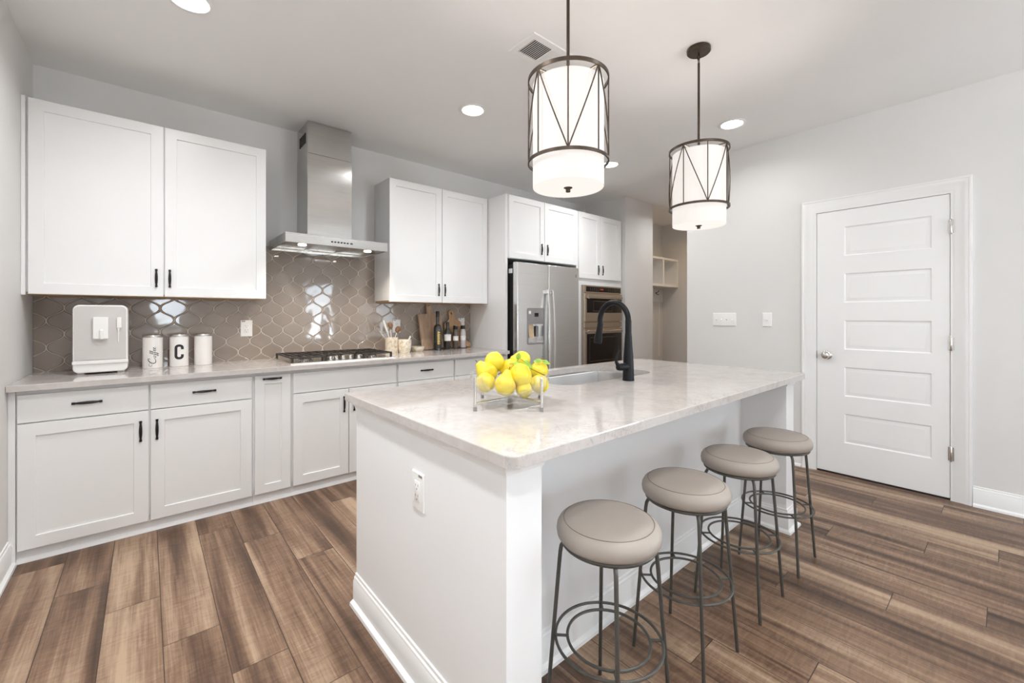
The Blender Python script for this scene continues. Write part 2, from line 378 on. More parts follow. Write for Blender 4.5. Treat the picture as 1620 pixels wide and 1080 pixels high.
class MB:
    def __init__(s):
        s.bm = bmesh.new(); s.soft = False
    def box(s, x0, x1, y0, y1, z0, z1, bev=0.0, seg=1):
        mt = Matrix.Translation(((x0 + x1) / 2, (y0 + y1) / 2, (z0 + z1) / 2)) @ Matrix.Diagonal((x1 - x0, y1 - y0, z1 - z0, 1))
        r = bmesh.ops.create_cube(s.bm, size=1, matrix=mt)
        if bev:
            es = list({e for v in r['verts'] for e in v.link_edges})
            bmesh.ops.bevel(s.bm, geom=es, offset=bev, segments=seg, affect='EDGES', profile=.5)
        return s
    def loops(s, loops, cap=True, closed=False):
        """bridge a list of vertex loops of equal length"""
        vs = [[s.bm.verts.new(p) for p in lp] for lp in loops]
        n = len(vs[0])
        pairs = list(zip(vs[:-1], vs[1:]))
        if closed: pairs.append((vs[-1], vs[0]))
        for a, b in pairs:
            for i in range(n):
                j = (i + 1) % n
                try: s.bm.faces.new((a[i], a[j], b[j], b[i]))
                except ValueError: pass
        if cap and not closed:
            s.bm.faces.new(list(reversed(vs[0]))); s.bm.faces.new(vs[-1])
        return s
    def panel(s, mp, u0, u1, v0, v1, rings):
        """closed solid; rings = (inset, w) from the back towards the middle of the front"""
        L = []
        for i, wv in rings:
            L.append([mp(u0 + i, v0 + i, wv), mp(u1 - i, v0 + i, wv), mp(u1 - i, v1 - i, wv), mp(u0 + i, v1 - i, wv)])
        return s.loops(L)
    def lathe(s, prof, n=32, c=(0, 0, 0), mt=None):
        L = []
        for r, z in prof:
            r = max(r, 1e-5)
            lp = []
            for k in range(n):
                a = 2 * PI * k / n
                p = Vector((r * math.cos(a), r * math.sin(a), z))
                if mt is not None: p = mt @ p
                lp.append(p + Vector(c))
            L.append(lp)
        return s.loops(L)
    def tube(s, pts, r, n=10, closed=False, up=None):
        pts = [Vector(p) for p in pts]
        m = len(pts)
        rs = r if isinstance(r, (list, tuple)) else [r] * m
        tan = []
        for i in range(m):
            if closed: t = pts[(i + 1) % m] - pts[i - 1]
            else: t = pts[min(i + 1, m - 1)] - pts[max(i - 1, 0)]
            tan.append(t.normalized())
        ref = Vector(up) if up else (Vector((0, 0, 1)) if abs(tan[0].z) < .9 else Vector((1, 0, 0)))
        nrm = (ref - tan[0] * ref.dot(tan[0])).normalized()
        L = []
        for i in range(m):
            nrm = (nrm - tan[i] * nrm.dot(tan[i])).normalized()
            bn = tan[i].cross(nrm)
            L.append([pts[i] + (nrm * math.cos(2 * PI * k / n) + bn * math.sin(2 * PI * k / n)) * rs[i] for k in range(n)])
        return s.loops(L, closed=closed)
    def torus(s, c, R, r, n=48, k=10, flat=None):
        pts = [(c[0] + R * math.cos(2 * PI * i / n), c[1] + R * math.sin(2 * PI * i / n), c[2]) for i in range(n)]
        return s.tube(pts, r, k, closed=True, up=(0, 0, 1))
    def band(s, c, R, h, t, n=64):
        """flat hoop: height h, thickness t"""
        L = []
        for rr, zz in ((R - t / 2, -h / 2), (R + t / 2, -h / 2), (R + t / 2, h / 2), (R - t / 2, h / 2)):
            L.append([(c[0] + rr * math.cos(2 * PI * i / n), c[1] + rr * math.sin(2 * PI * i / n), c[2] + zz) for i in range(n)])
        return s.loops(L, closed=True)
    def prism(s, mp, outline, w0, w1, holes=(), bev=0.0, bseg=2):
        """a plate with any outline and holes, from w0 (back) to w1 (front); bev eases the front rim"""
        front_edges = []
        tops = []
        for w_ in (w0, w1):
            edges = []; lv = []
            for lp in [outline] + list(holes):
                vs = [s.bm.verts.new(mp(u, v, w_)) for u, v in lp]
                es = [s.bm.edges.new((vs[i], vs[(i + 1) % len(vs)])) for i in range(len(vs))]
                edges += es; lv.append((vs, es))
            bmesh.ops.triangle_fill(s.bm, use_beauty=True, use_dissolve=False, edges=edges)
            tops.append(lv)
        for (va, ea), (vb, eb) in zip(*tops):
            for i in range(len(va)):
                j = (i + 1) % len(va)
                s.bm.faces.new((va[i], va[j], vb[j], vb[i]))
            front_edges += eb
        if bev:
            s.soft = True
            bmesh.ops.recalc_face_normals(s.bm, faces=s.bm.faces)
            bmesh.ops.bevel(s.bm, geom=tops[1][0][1], offset=bev, segments=bseg, affect='EDGES', profile=.5)
        return s
    def sphere(s, c, r, sc=(1, 1, 1), seg=16):
        mt = Matrix.Translation(c) @ Matrix.Diagonal((sc[0], sc[1], sc[2], 1))
        bmesh.ops.create_uvsphere(s.bm, u_segments=seg, v_segments=max(6, seg // 2), radius=r, matrix=mt)
        return s
    def xform(s, mt):
        bmesh.ops.transform(s.bm, matrix=mt, verts=s.bm.verts)
        return s
    def build(s, name, material, parent=None, origin=None, ang=35):
        bmesh.ops.recalc_face_normals(s.bm, faces=s.bm.faces)
        org = Vector(origin) if origin is not None else Vector((0, 0, 0))
        root = parent
        while root is not None and root.parent is not None: root = root.parent
        if root is not None and origin is None: org = Vector(root.location)
        if org.length: bmesh.ops.translate(s.bm, vec=-org, verts=s.bm.verts)
        me = bpy.data.meshes.new(name)
        s.bm.to_mesh(me); s.bm.free()
        me.materials.append(material)
        for p in me.polygons: p.use_smooth = True
        me.set_sharp_from_angle(angle=math.radians(ang))
        o = bpy.data.objects.new(name, me)
        COL.objects.link(o)
        if s.soft:                              # flat faces stay flat beside eased edges
            md = o.modifiers.new('weighted_normal', 'WEIGHTED_NORMAL'); md.keep_sharp = True; md.weight = 100
        if parent is not None: o.parent = parent
        elif origin is not None: o.location = org
        return o

def tag(o, label, cat, group=None):
    o['label'] = label; o['category'] = cat
    if group: o['group'] = group
    return o
def thing(name, label, cat, loc, group=None):
    o = bpy.data.objects.new(name, None)
    o.empty_display_size = .1
    COL.objects.link(o); o.location = loc
    return tag(o, label, cat, group)
def struct(name, mb, material, parent=None):
    o = mb.build(name, material, parent)
    if parent is None: o['kind'] = 'structure'
    return o
def kids(o):
    return [c for c in list(COL.objects) if c.parent is o]
def dup(o, loc, label):
    """a copy of a thing with copies of its parts and sub-parts"""
    r = o.copy(); COL.objects.link(r); r.location = loc; r['label'] = label
    for ch in kids(o):
        c = ch.copy(); COL.objects.link(c); c.parent = r
        for g in kids(ch):
            d = g.copy(); COL.objects.link(d); d.parent = c
    return r
def smooth(pts, n=6):
    out = []
    P = [pts[0]] + list(pts) + [pts[-1]]
    for i in range(1, len(P) - 2):
        p0, p1, p2, p3 = [Vector((*q, 0)) for q in P[i - 1:i + 3]]
        for k in range(n):
            u = k / n
            q = .5 * ((2 * p1) + (-p0 + p2) * u + (2 * p0 - 5 * p1 + 4 * p2 - p3) * u * u + (-p0 + 3 * p1 - 3 * p2 + p3) * u ** 3)
            out.append((q.x, q.y))
    out.append(tuple(pts[-1]))
    return out
def rounded(u0, u1, v0, v1, r, n=6, radii=None):
    rr = radii or (r, r, r, r)      # corners: (u0,v0) (u1,v0) (u1,v1) (u0,v1)
    pts = []
    for (cu, cv, a0), q in zip((((u0), (v0), PI), ((u1), (v0), 1.5 * PI), ((u1), (v1), 0), ((u0), (v1), .5 * PI)), rr):
        su = 1 if cu == u0 else -1; sv = 1 if cv == v0 else -1
        if q <= 0: pts.append((cu, cv)); continue
        for k in range(n + 1):
            a = a0 + .5 * PI * k / n
            pts.append((cu + su * q + q * math.cos(a), cv + sv * q + q * math.sin(a)))
    return pts

# ------------------------------------------------------------------ setting
struct('floor', MB().box(XL - .15, 6.8, YR - .2, 4.05, -.1, 0), M['floor'])
struct('ceiling', MB().box(XL - .15, 6.8, YR - .2, 4.05, ZC, ZC + .1), M['ceiling'])
struct('wall_back', MB().box(XL - .15, 5.26, YB, YB + .12, 0, ZC), M['wall'])
a, b_, c_, d_ = WIN_LEFT
struct('wall_left', MB().box(XL - .12, XL, b_, YB, 0, ZC).box(XL - .12, XL, YR, a, 0, ZC)
       .box(XL - .12, XL, a, b_, 0, c_).box(XL - .12, XL, a, b_, d_, ZC), M['wall'])
(r0, r1, r2, r3), (s0, s1, s2, s3) = WIN_REAR
struct('wall_rear', MB().box(XL - .12, r0, YR - .12, YR, 0, ZC).box(r1, s0, YR - .12, YR, 0, ZC).box(s1, XR + .2, YR - .12, YR, 0, ZC)
       .box(r0, r1, YR - .12, YR, 0, r2).box(r0, r1, YR - .12, YR, r3, ZC).box(s0, s1, YR - .12, YR, 0, s2).box(s0, s1, YR - .12, YR, s3, ZC), M['wall'])
DY0, DY1, DZ = .252, .997, 2.052          # door leaf
q0, q1, q2, q3 = WIN_FILL
struct('wall_right', MB().box(XR, XR + .05, q1, DY0 - .012, 0, ZC).box(XR, XR + .05, YR, q0, 0, ZC).box(XR, XR + .05, q0, q1, 0, q2).box(XR, XR + .05, q0, q1, q3, ZC).box(XR, XR + .05, DY1 + .012, 2.082, 0, ZC)
       .box(XR, XR + .05, DY0 - .012, DY1 + .012, DZ + .012, ZC).box(XR + .05, XR + .14, WIN_FILL[1], 2.082, 0, ZC), M['wall'])
struct('wall_pier', MB().box(4.622, 5.26, 3.165, YB, 0, ZC), M['wall'])
struct('wall_hall', MB().box(XR + .14, 6.73, 1.95, 2.082, 0, ZC), M['wall'])
struct('wall_mudroom_end', MB().box(6.609, 6.73, 2.082, 3.9, 0, ZC), M['wall'])
struct('wall_mudroom_back', MB().box(5.26, 6.609, 3.795, 3.9, 0, ZC), M['wall'])

def baseboard_profile():
    # (height, projection)
    return [(0, 0), (0, .030), (.012, .028), (.019, .017), (.021, .0145), (.098, .0145), (.104, .011), (.113, .0105), (.118, .006), (.128, .005), (.130, 0)]
def run_molding(mb, p0, p1, nrm, prof, m0=0, m1=0):
    """sweep a wall profile from p0 to p1; m0/m1 = mitre (+1 outside corner, -1 inside, 0 square)"""
    p0 = Vector((p0[0], p0[1], 0)); p1 = Vector((p1[0], p1[1], 0)); t = (p1 - p0).normalized(); n = Vector((nrm[0], nrm[1], 0))
    A = [p0 + n * d - t * (d * m0) + Vector((0, 0, h)) for h, d in prof]
    B = [p1 + n * d + t * (d * m1) + Vector((0, 0, h)) for h, d in prof]
    mb.loops([A, B])
    return mb
BP = baseboard_profile()
struct('baseboard_left', run_molding(MB(), (XL, YR), (XL, 3.20), (1, 0), BP), M['trim'])
struct('baseboard_right', run_molding(run_molding(MB(), (XR, YR), (XR, DY0 - .105), (-1, 0), BP), (XR, DY1 + .105), (XR, 2.082), (-1, 0), BP), M['trim'])
struct('baseboard_pier', run_molding(MB(), (4.622, 3.165), (5.26, 3.165), (0, -1), BP), M['trim'])
struct('baseboard_rear', run_molding(MB(), (XL, YR), (s0 - .09, YR), (0, 1), BP), M['trim'])

# windows behind and beside the photographer, the right-hand one added for fill
def window(name, mp, u0, u1, v0, v1, mull):
    root = bpy.data.objects.new(name, None); COL.objects.link(root); root['kind'] = 'structure'
    f = MB()
    f.prism(mp, [(u0, v0), (u1, v0), (u1, v1), (u0, v1)], -.10, -.03, [[(u0 + .05, v0 + .05), (u1 - .05, v0 + .05), (u1 - .05, v1 - .05), (u0 + .05, v1 - .05)]])
    for k in range(1, mull):
        uu = u0 + (u1 - u0) * k / mull
        f.prism(mp, [(uu - .03, v0 + .04), (uu + .03, v0 + .04), (uu + .03, v1 - .04), (uu - .03, v1 - .04)], -.10, -.03)
    f.build('window_frame', M['blind'], root)
    c = MB()
    c.prism(mp, [(u0 - .08, v0 - .08), (u1 + .08, v0 - .08), (u1 + .08, v1 + .08), (u0 - .08, v1 + .08)], .001, .018, [[(u0, v0), (u1, v0), (u1, v1), (u0, v1)]])
    c.build('window_casing', M['trim'], root)
    MB().prism(mp, [(u0 + .05, v0 + .05), (u1 - .05, v0 + .05), (u1 - .05, v1 - .05), (u0 + .05, v1 - .05)], -.068, -.062).build('window_pane', M['pane'], root)
window('window_1', lambda u, v, w_: (XL + w_, u, v), *WIN_LEFT, 3)
window('fill_window', lambda u, v, w_: (XR - w_, u, v), *WIN_FILL, 2)
window('window_2', lambda u, v, w_: (u, YR + w_, v), *WIN_REAR[0], 1)
window('window_3', lambda u, v, w_: (u, YR + w_, v), *WIN_REAR[1], 1)

# ------------------------------------------------------------------ door on the right wall
door = bpy.data.objects.new('door_1', None); COL.objects.link(door); door['kind'] = 'structure'; door.location = (XR, .62, 0)
mp = mneg_x(XR)
leaf = MB()
u0, u1 = DY0, DY1
# leaf as stiles and rails around five sunk raised fields
fu0, fu1 = .339, .821
rows = [(.255, .480), (.615, .840), (.975, 1.200), (1.337, 1.562), (1.697, 1.922)]
leaf.prism(mp, [(u0, .014), (u1, .014), (u1, DZ), (u0, DZ)], -.036, .005, [[(fu0, v0), (fu1, v0), (fu1, v1), (fu0, v1)] for v0, v1 in rows])
for v0, v1 in rows:
    leaf.panel(mp, fu0 - .002, fu1 + .002, v0 - .002, v1 + .002, [(0, -.02), (0, .0049), (.002, .0049), (.010, -.0035), (.013, -.0035), (.034, .0035), (.036, .0035)])
lf = leaf.build('door_leaf', M['door'], door, ang=25)
fr = MB()
casing = [(0, .020), (.006, .022), (.014, .017), (.022, .017), (.030, .012), (.066, .0105), (.070, .014), (.086, .013), (.090, .0)]
def casing_side(flip):
    pass
ia, ib, it = DY0 - .012, DY1 + .012, DZ + .012
cw = .090
prof = [(0, 0), (0, .011), (.010, .012), (.014, .014), (.050, .016), (.056, .019), (.066, .021), (.074, .021), (.078, .024), (.088, .024), (.090, .020), (.090, 0)]
def cas(a_, z): return [(XR - d - .0005, a_(o), z(o)) for o, d in prof]
fr.loops([[(XR - d - .0005, ia - o, 0) for o, d in prof], [(XR - d - .0005, ia - o, it + o) for o, d in prof],
          [(XR - d - .0005, ib + o, it + o) for o, d in prof], [(XR - d - .0005, ib + o, 0) for o, d in prof]])
fr.box(XR - .011, XR + .05, ia, ia + .009, 0, it).box(XR - .011, XR + .05, ib - .009, ib, 0, it).box(XR - .011, XR + .05, ia + .009, ib - .009, it - .009, it)
fr.build('door_casing', M['trim'], door)
kb = MB()
RX = Matrix.Rotation(-PI / 2, 4, 'Y')       # lathe axis to -X
kb.lathe([(0, 0), (.032, 0), (.033, .004), (.028, .009), (.014, .012), (.011, .028), (.018, .036), (.027, .044), (.029, .053), (.024, .063), (.012, .068), (0, .069)], 28, (XR - .005, .930, .925), RX)
kb.build('door_knob', M['chrome'], lf)
MB().box(XR - .009, XR + .004, DY1 + .0005, DY1 + .010, .895, .955).build('strike_plate', M['black'], door)
for z in (1.832, 1.051, .312):
    h = MB().box(XR - .0075, XR - .0045, DY0 - .004, DY0 + .008, z - .045, z + .045)
    h.box(XR - .0125, XR - .009, DY0 - .020, DY0 - .010, z - .045, z + .045)
    h.lathe([(0, -.052), (.004, -.050), (.0065, -.046), (.0065, .046), (.004, .050), (0, .052)], 12, (XR - .015, DY0 - .006, z))
    h.build('door_hinge', M['chrome'], door)
MB().box(XR - .001, XR + .05, DY0, DY1, 0.0005, .006).build('under_door_shade', M['darkgap'], door)  # dark strip painted for the shade in the gap under the leaf

# ------------------------------------------------------------------ kitchen cabinets along the back wall
def handle(mb_map, u, v, length, vertical=True):
    """black bar pull with square flared ends, slightly bowed"""
    mb = MB()
    half = length / 2
    n = 15
    pts = []; rs = []
    for k in range(n):
        t = -1 + 2 * k / (n - 1)
        s_ = t * half
        out = .024 + .007 * (1 - t * t)
        pts.append(mb_map(u, v + s_, out) if vertical else mb_map(u + s_, v, out))
        rs.append(.0042 + .0034 * max(0, 1 - (t / .8) ** 2) + (.003 if abs(t) > .9 else 0))
    mb.tube(pts, rs, 8)
    for t in (-1, 1):
        c = half - .006
        a_ = (u, v + t * c) if vertical else (u + t * c, v)
        mb.panel(mb_map, a_[0] - .0065, a_[0] + .0065, a_[1] - .0065, a_[1] + .0065, [(.0005, 0), (.0025, .010), (.0015, .020), (0, .026), (.001, .031)])
    return mb
def shaker(mp_, u0, u1, v0, v1, rail=.062, th=.020):
    return MB().panel(mp_, u0, u1, v0, v1, [(0, 0), (0, th - .0015), (.0015, th), (rail, th), (rail + .002, th - .009), (rail + .003, th - .009)])
def slab(mp_, u0, u1, v0, v1, th=.020):
    return MB().panel(mp_, u0, u1, v0, v1, [(0, 0), (0, th - .0015), (.0015, th)])

YF = 3.19          # fronts of the base cabinet doors
FZ0, FZ1 = .068, .842
def base_body(t, x0, x1):
    MB().box(x0, x1, YF + .0205, YB - .003, .095, .865).build('body', M['cab'], t)
    mb = MB().box(x0, x1, YF + .030, YF + .05, 0.0, .095)
    run_molding(mb, (x0, YF + .030), (x1, YF + .030), (0, -1), [(0, 0), (0, .016), (.008, .015), (.015, .009), (.019, 0)])
    mb.build('toe_kick', M['cab'], t)
MPB = mneg_y(YF + .020)
# 1: two drawers over two doors
t = thing('base_cabinet', 'white base cabinet with two drawers over two doors, beside the left wall', 'cabinet', (.012, YB, 0), 'white base cabinets under the back counter')
base_body(t, XL + .004, .528)
MB().box(XL + .001, -.490, YF + .004, YF + .06, .0, .862).build('filler_strip', M['cab'], t)
for x0, x1, hx in ((-.484, .011, -.023), (.020, .520, .048)):
    d = slab(MPB, x0, x1, .702, FZ1).build('drawer', M['cab'], t)
    handle(MPB, (x0 + x1) / 2, .777, .115, False).build('handle', M['black'], d)
    d = shaker(MPB, x0, x1, FZ0, .696).build('door', M['cab'], t)
    handle(MPB, hx, .585, .115).build('handle', M['black'], d)
# 2: narrow pull-out
t = thing('base_cabinet', 'narrow white pull-out base cabinet with one black handle near its top edge', 'cabinet', (.64, YB, 0), 'white base cabinets under the back counter')
base_body(t, .529, .757)
d = shaker(MPB, .537, .749, FZ0, FZ1, .055).build('door', M['cab'], t)
handle(MPB, .637, .819, .110, False).build('handle', M['black'], d)
# 3: under the cooktop
t = thing('base_cabinet', 'white two-door base cabinet with a handleless drawer front, under the cooktop', 'cabinet', (1.145, YB, 0), 'white base cabinets under the back counter')
base_body(t, .758, 1.530)
slab(MPB, .766, 1.522, .702, FZ1).build('drawer_front', M['cab'], t)
for x0, x1, hx in ((.766, 1.141, 1.108), (1.147, 1.522, 1.182)):
    d = shaker(MPB, x0, x1, FZ0, .696).build('door', M['cab'], t)
    handle(MPB, hx, .585, .115).build('handle', M['black'], d)
# 4: drawer stack
t = thing('base_cabinet', 'white drawer base cabinet right of the cooktop, one black handle showing', 'cabinet', (1.80, YB, 0), 'white base cabinets under the back counter')
base_body(t, 1.531, 2.070)
for v0, v1 in ((.702, FZ1), (.388, .696), (FZ0, .382)):
    d = slab(MPB, 1.539, 2.062, v0, v1).build('drawer', M['cab'], t)
    handle(MPB, 1.795, (v0 + v1) / 2 + .006, .115, False).build('handle', M['black'], d)
# 5
t = thing('base_cabinet', 'white base cabinet beside the fridge panel, mostly behind the fruit bowl', 'cabinet', (2.37, YB, 0), 'white base cabinets under the back counter')
base_body(t, 2.071, 2.673)
d = slab(MPB, 2.079, 2.668, .702, FZ1).build('drawer', M['cab'], t)
handle(MPB, 2.373, .777, .115, False).build('handle', M['black'], d)
for x0, x1, hx in ((2.079, 2.371, 2.338), (2.377, 2.668, 2.410)):
    d = shaker(MPB, x0, x1, FZ0, .696).build('door', M['cab'], t)
    handle(MPB, hx, .585, .115).build('handle', M['black'], d)

# upper cabinets
YU = 3.487
MPU = mneg_y(YU + .020)
def upper(t, x0, x1, doors, hz, hx, v0=1.357, v1=2.432):
    MB().box(x0, x1, YU + .0205, YB - .003, v0 + .012, v1 + .002).build('body', M['cab'], t)
    MB().box(x0 + .01, x1 - .002, YU + .026, YB - .012, v0 - .002, v0 + .0115).build('underside', M['woodedge'], t)
    for (a0, a1), h in zip(doors, hx):
        d = shaker(MPU, a0, a1, v0, v1, .060).build('door', M['cab'], t)
        handle(MPU, h, hz, .112).build('handle', M['black'], d)
t = thing('wall_cabinet', 'white two-door wall cabinet hung left of the range hood, over the coffee machine', 'cabinet', (.08, YB, 1.355), 'white wall cabinets')
upper(t, XL + .003, .660, ((-.490, .084), (.090, .657)), 1.472, (.049, .115))
MB().box(XL + .001, -.499, YU - .004, YU + .06, 1.352, 2.436).build('filler_strip', M['cab'], t)
t = thing('wall_cabinet', 'white two-door wall cabinet hung right of the range hood, over the cutting boards', 'cabinet', (2.13, YB, 1.355), 'white wall cabinets')
upper(t, 1.600, 2.672, ((1.600, 2.1225), (2.1285, 2.664)), 1.476, (2.088, 2.155))

# tall run around the fridge
YT = 3.195
MPT = mneg_y(YT + .020)
o = MB().box(2.675, 2.702, YT + .016, YB - .002, 0, 2.434, .001).build('fridge_end_panel', M['cab'], None, (2.69, YB, 0))
tag(o, 'tall plain white end panel standing left of the steel fridge', 'panel')
t = thing('wall_cabinet', 'short white two-door cabinet above the steel fridge', 'cabinet', (3.21, YB, 1.80), 'white wall cabinets')
MB().box(2.703, 3.731, YT + .0205, YB - .002, 1.802, 2.434).build('body', M['cab'], t)
for (x0, x1), hx in zip(((2.709, 3.198), (3.204, 3.724)), (3.158, 3.243)):
    d = shaker(MPT, x0, x1, 1.806, 2.430, .060).build('door', M['cab'], t)
    handle(MPT, hx, 1.93, .112).build('handle', M['black'], d)
t = thing('oven_cabinet', 'tall white cabinet holding the wall ovens, two doors above them', 'cabinet', (4.17, YB, 0))
mb = MB()
OX0, OX1, OZ0, OZ1 = 3.815, 4.545, .52, 1.590
x0, x1 = 3.732, 4.606
mb.box(x0, OX0 + .004, YT + .0205, YB - .002, .0, 2.434).box(OX1 - .004, x1, YT + .0205, YB - .002, .0, 2.434)
mb.box(OX0 + .004, OX1 - .004, YT + .0205, YB - .002, OZ1 - .004, 2.434).box(OX0 + .004, OX1 - .004, YT + .0205, YB - .002, 0, OZ0 + .004)
mb.box(OX0 + .004, OX1 - .004, YB - .03, YB - .002, OZ0, OZ1)
mb.build('body', M['cab'], t)
for (a0, a1), hx in zip(((3.757, 4.146), (4.152, 4.566)), (4.108, 4.192)):
    d = shaker(MPT, a0, a1, 1.668, 2.430, .060).build('door', M['cab'], t)
    handle(MPT, hx, 1.777, .112).build('handle', M['black'], d)
slab(MPT, 3.757, 4.566, .07, .50).build('drawer', M['cab'], t)

# ------------------------------------------------------------------ worktop and backsplash
o = MB().prism(mup(CT - .031), [(XL + .002, 3.145), (2.673, 3.145), (2.673, YB - .002), (XL + .002, YB - .002)], 0, .031, bev=.003).build('kitchen_worktop', M['quartz'], None, (1.08, 3.48, CT - .031), ang=20)
tag(o, 'long white quartz worktop along the back wall carrying the cooktop', 'worktop')
o = MB().prism(mneg_y(YB - .0005), [(XL + .002, CT + .0005), (2.674, CT + .0005), (2.674, 1.353), (1.598, 1.353), (1.598, 1.785), (.664, 1.785), (.664, 1.353), (XL + .002, 1.353)], 0, .008).build('backsplash', M['tile'], None, (1.08, YB, CT))
tag(o, 'glossy taupe backsplash of lantern-shaped tiles with pale grout', 'backsplash')

# ------------------------------------------------------------------ range hood
t = thing('range_hood', 'stainless steel chimney range hood between the two wall cabinets', 'range hood', (1.112, YB - .009, 1.752), None)
HX0, HX1, HY0 = .737, 1.487, 3.28
mb = MB()
mb.box(HX0, HX1, HY0, YB - .010, 1.812, 1.824, .0015)                     # top plate
mb.box(HX0, HX1, HY0, HY0 + .012, 1.754, 1.8125, .001)                    # front band
mb.box(HX0, HX0 + .012, HY0 + .0121, YB - .010, 1.754, 1.8125).box(HX1 - .012, HX1, HY0 + .0121, YB - .010, 1.754, 1.8125)
mb.box(HX0 + .0121, HX1 - .0121, YB - .025, YB - .010, 1.754, 1.8125)
mb.box(HX0 + .0121, HX1 - .0121, HY0 + .0121, HY0 + .06, 1.758, 1.770)
mb.build('canopy', M['steel'], t)
for k in range(3):
    a0 = HX0 + .016 + k * .2395; a1 = a0 + .2375
    f = MB().panel(mdown(1.768), a0, a1, HY0 + .165, YB - .028, [(0, -.012), (0, 0), (.014, 0), (.018, -.004)])
    f.build('grease_filter', M['steelplate'], t)
    MB().panel(mdown(1.768), a0 + .085, a1 - .085, HY0 + .18, HY0 + .198, [(0, -.002), (0, .002), (.002, .003)]).build('filter_latch', M['black'], kids(t)[-1])
MB().box(HX0 + .0125, HX1 - .0125, HY0 + .061, HY0 + .164, 1.758, 1.772).build('lamp_strip', M['steelplate'], t)
for x in (.873, 1.364):
    MB().lathe([(0, -.004), (.026, -.004), (.028, -.002), (.028, .001)], 24, (x, HY0 + .108, 1.757)).build('lamp', M['hood_lens'], t)
    l = bpy.data.lights.new('hood_lamp_light', 'SPOT'); l.energy = 10.0; l.color = (1, .88, .74); l.spot_size = math.radians(128); l.spot_blend = .9; l.shadow_soft_size = .028
    lo = bpy.data.objects.new('hood_lamp_light', l); COL.objects.link(lo); lo.location = (x, HY0 + .108, 1.745)
CX0, CX1, CY0 = .943, 1.285, 3.515
mb = MB().box(CX0, CX1, CY0, YB - .001, 1.8245, 2.494, .002)
mb.build('lower_duct_cover', M['steel'], t)
mb = MB().box(CX0 + .003, CX1 - .003, CY0 + .003, YB - .001, 2.4945, ZC - .004, .002)
u = mb.build('upper_duct_cover', M['steel'], t)
mb = MB()
for k in range(3):
    a0 = 3.575 + k * .062
    mb.box(CX0 + .0005, CX0 + .004, a0, a0 + .045, 2.585, 2.665)
mb.build('vent_slots', M['darkgap'], u)
mb = MB()
for k in range(6):
    mb.panel(mneg_y(HY0), 1.045 + k * .023, 1.059 + k * .023, 1.781, 1.791, [(0, -.001), (0, .0012), (.001, .002)])
mb.build('control_buttons', M['black'], t)
MB().box(1.185, 1.205, HY0 - .001, HY0 + .001, 1.780, 1.792).build('indicator', M['glyph'], t)

# ------------------------------------------------------------------ gas cooktop
t = thing('gas_cooktop', 'steel gas cooktop with black iron grates let into the back worktop', 'cooktop', (1.14, 3.48, CT))
KX0, KX1, KY0, KY1 = .755, 1.525, 3.225, 3.735
MB().panel(mup(CT), KX0, KX1, KY0, KY1, [(0, 0), (0, .005), (.004, .009), (.03, .009), (.05, .006)]).build('cooktop_plate', M['steelplate'], t)
def grate(x0, x1, y0, y1):
    g = MB(); b0 = .009
    zt0, zt1 = CT + .036, CT + .047
    for yy in (y0, y1 - b0): g.box(x0, x1, yy, yy + b0, zt0, zt1, .0015)
    for xx in (x0, x1 - b0): g.box(xx, xx + b0, y0 + b0, y1 - b0, zt0, zt1, .0015)
    n = max(2, int((x1 - x0) / .045))
    cx, cy = (x0 + x1) / 2, (y0 + y1) / 2
    for k in range(1, n):
        xx = x0 + (x1 - x0) * k / n - b0 / 2
        g.box(xx, xx + b0, y0 + b0, cy - .03, zt0, zt1).box(xx, xx + b0, cy + .03, y1 - b0, zt0, zt1)
    g.box(x0 + b0, x1 - b0, cy - .0045, cy + .0045, zt0, zt1)
    for xx in (x0, x1 - .014):
        for yy in (y0, y1 - .014):
            g.box(xx, xx + .014, yy, yy + .014, CT + .0062, zt0 + .002, .001)
    return g
for (x0, x1, yy0) in ((.768, 1.005, 3.250), (1.010, 1.268, 3.385), (1.273, 1.512, 3.250)):
    grate(x0, x1, yy0, 3.722).build('grate', M['castiron'], t)
for (x, y, r) in ((.886, 3.36, .040), (.886, 3.61, .034), (1.139, 3.55, .052), (1.392, 3.36, .034), (1.392, 3.61, .040)):
    q = MB().lathe([(0, 0), (r + .012, 0), (r + .010, .006), (r, .010), (r, .014), (0, .014)], 24, (x, y, CT + .006)).build('burner', M['chrome'], t)
    MB().lathe([(0, 0), (r, 0), (r + .001, .004), (r - .004, .008), (0, .009)], 24, (x, y, CT + .0205)).build('burner_cap', M['castiron'], q)
for x, y in ((1.035, 3.262), (1.088, 3.300), (1.139, 3.300), (1.194, 3.300), (1.246, 3.262)):
    q = MB().lathe([(0, 0), (.021, 0), (.021, .003), (.0155, .006), (.0145, .024), (.011, .030), (0, .031)], 20, (x, y, CT + .0065))
    q.box(x - .0035, x + .0035, y - .017, y + .017, CT + .025, CT + .042, .0015)
    q.build('knob', M['chrome'], t)

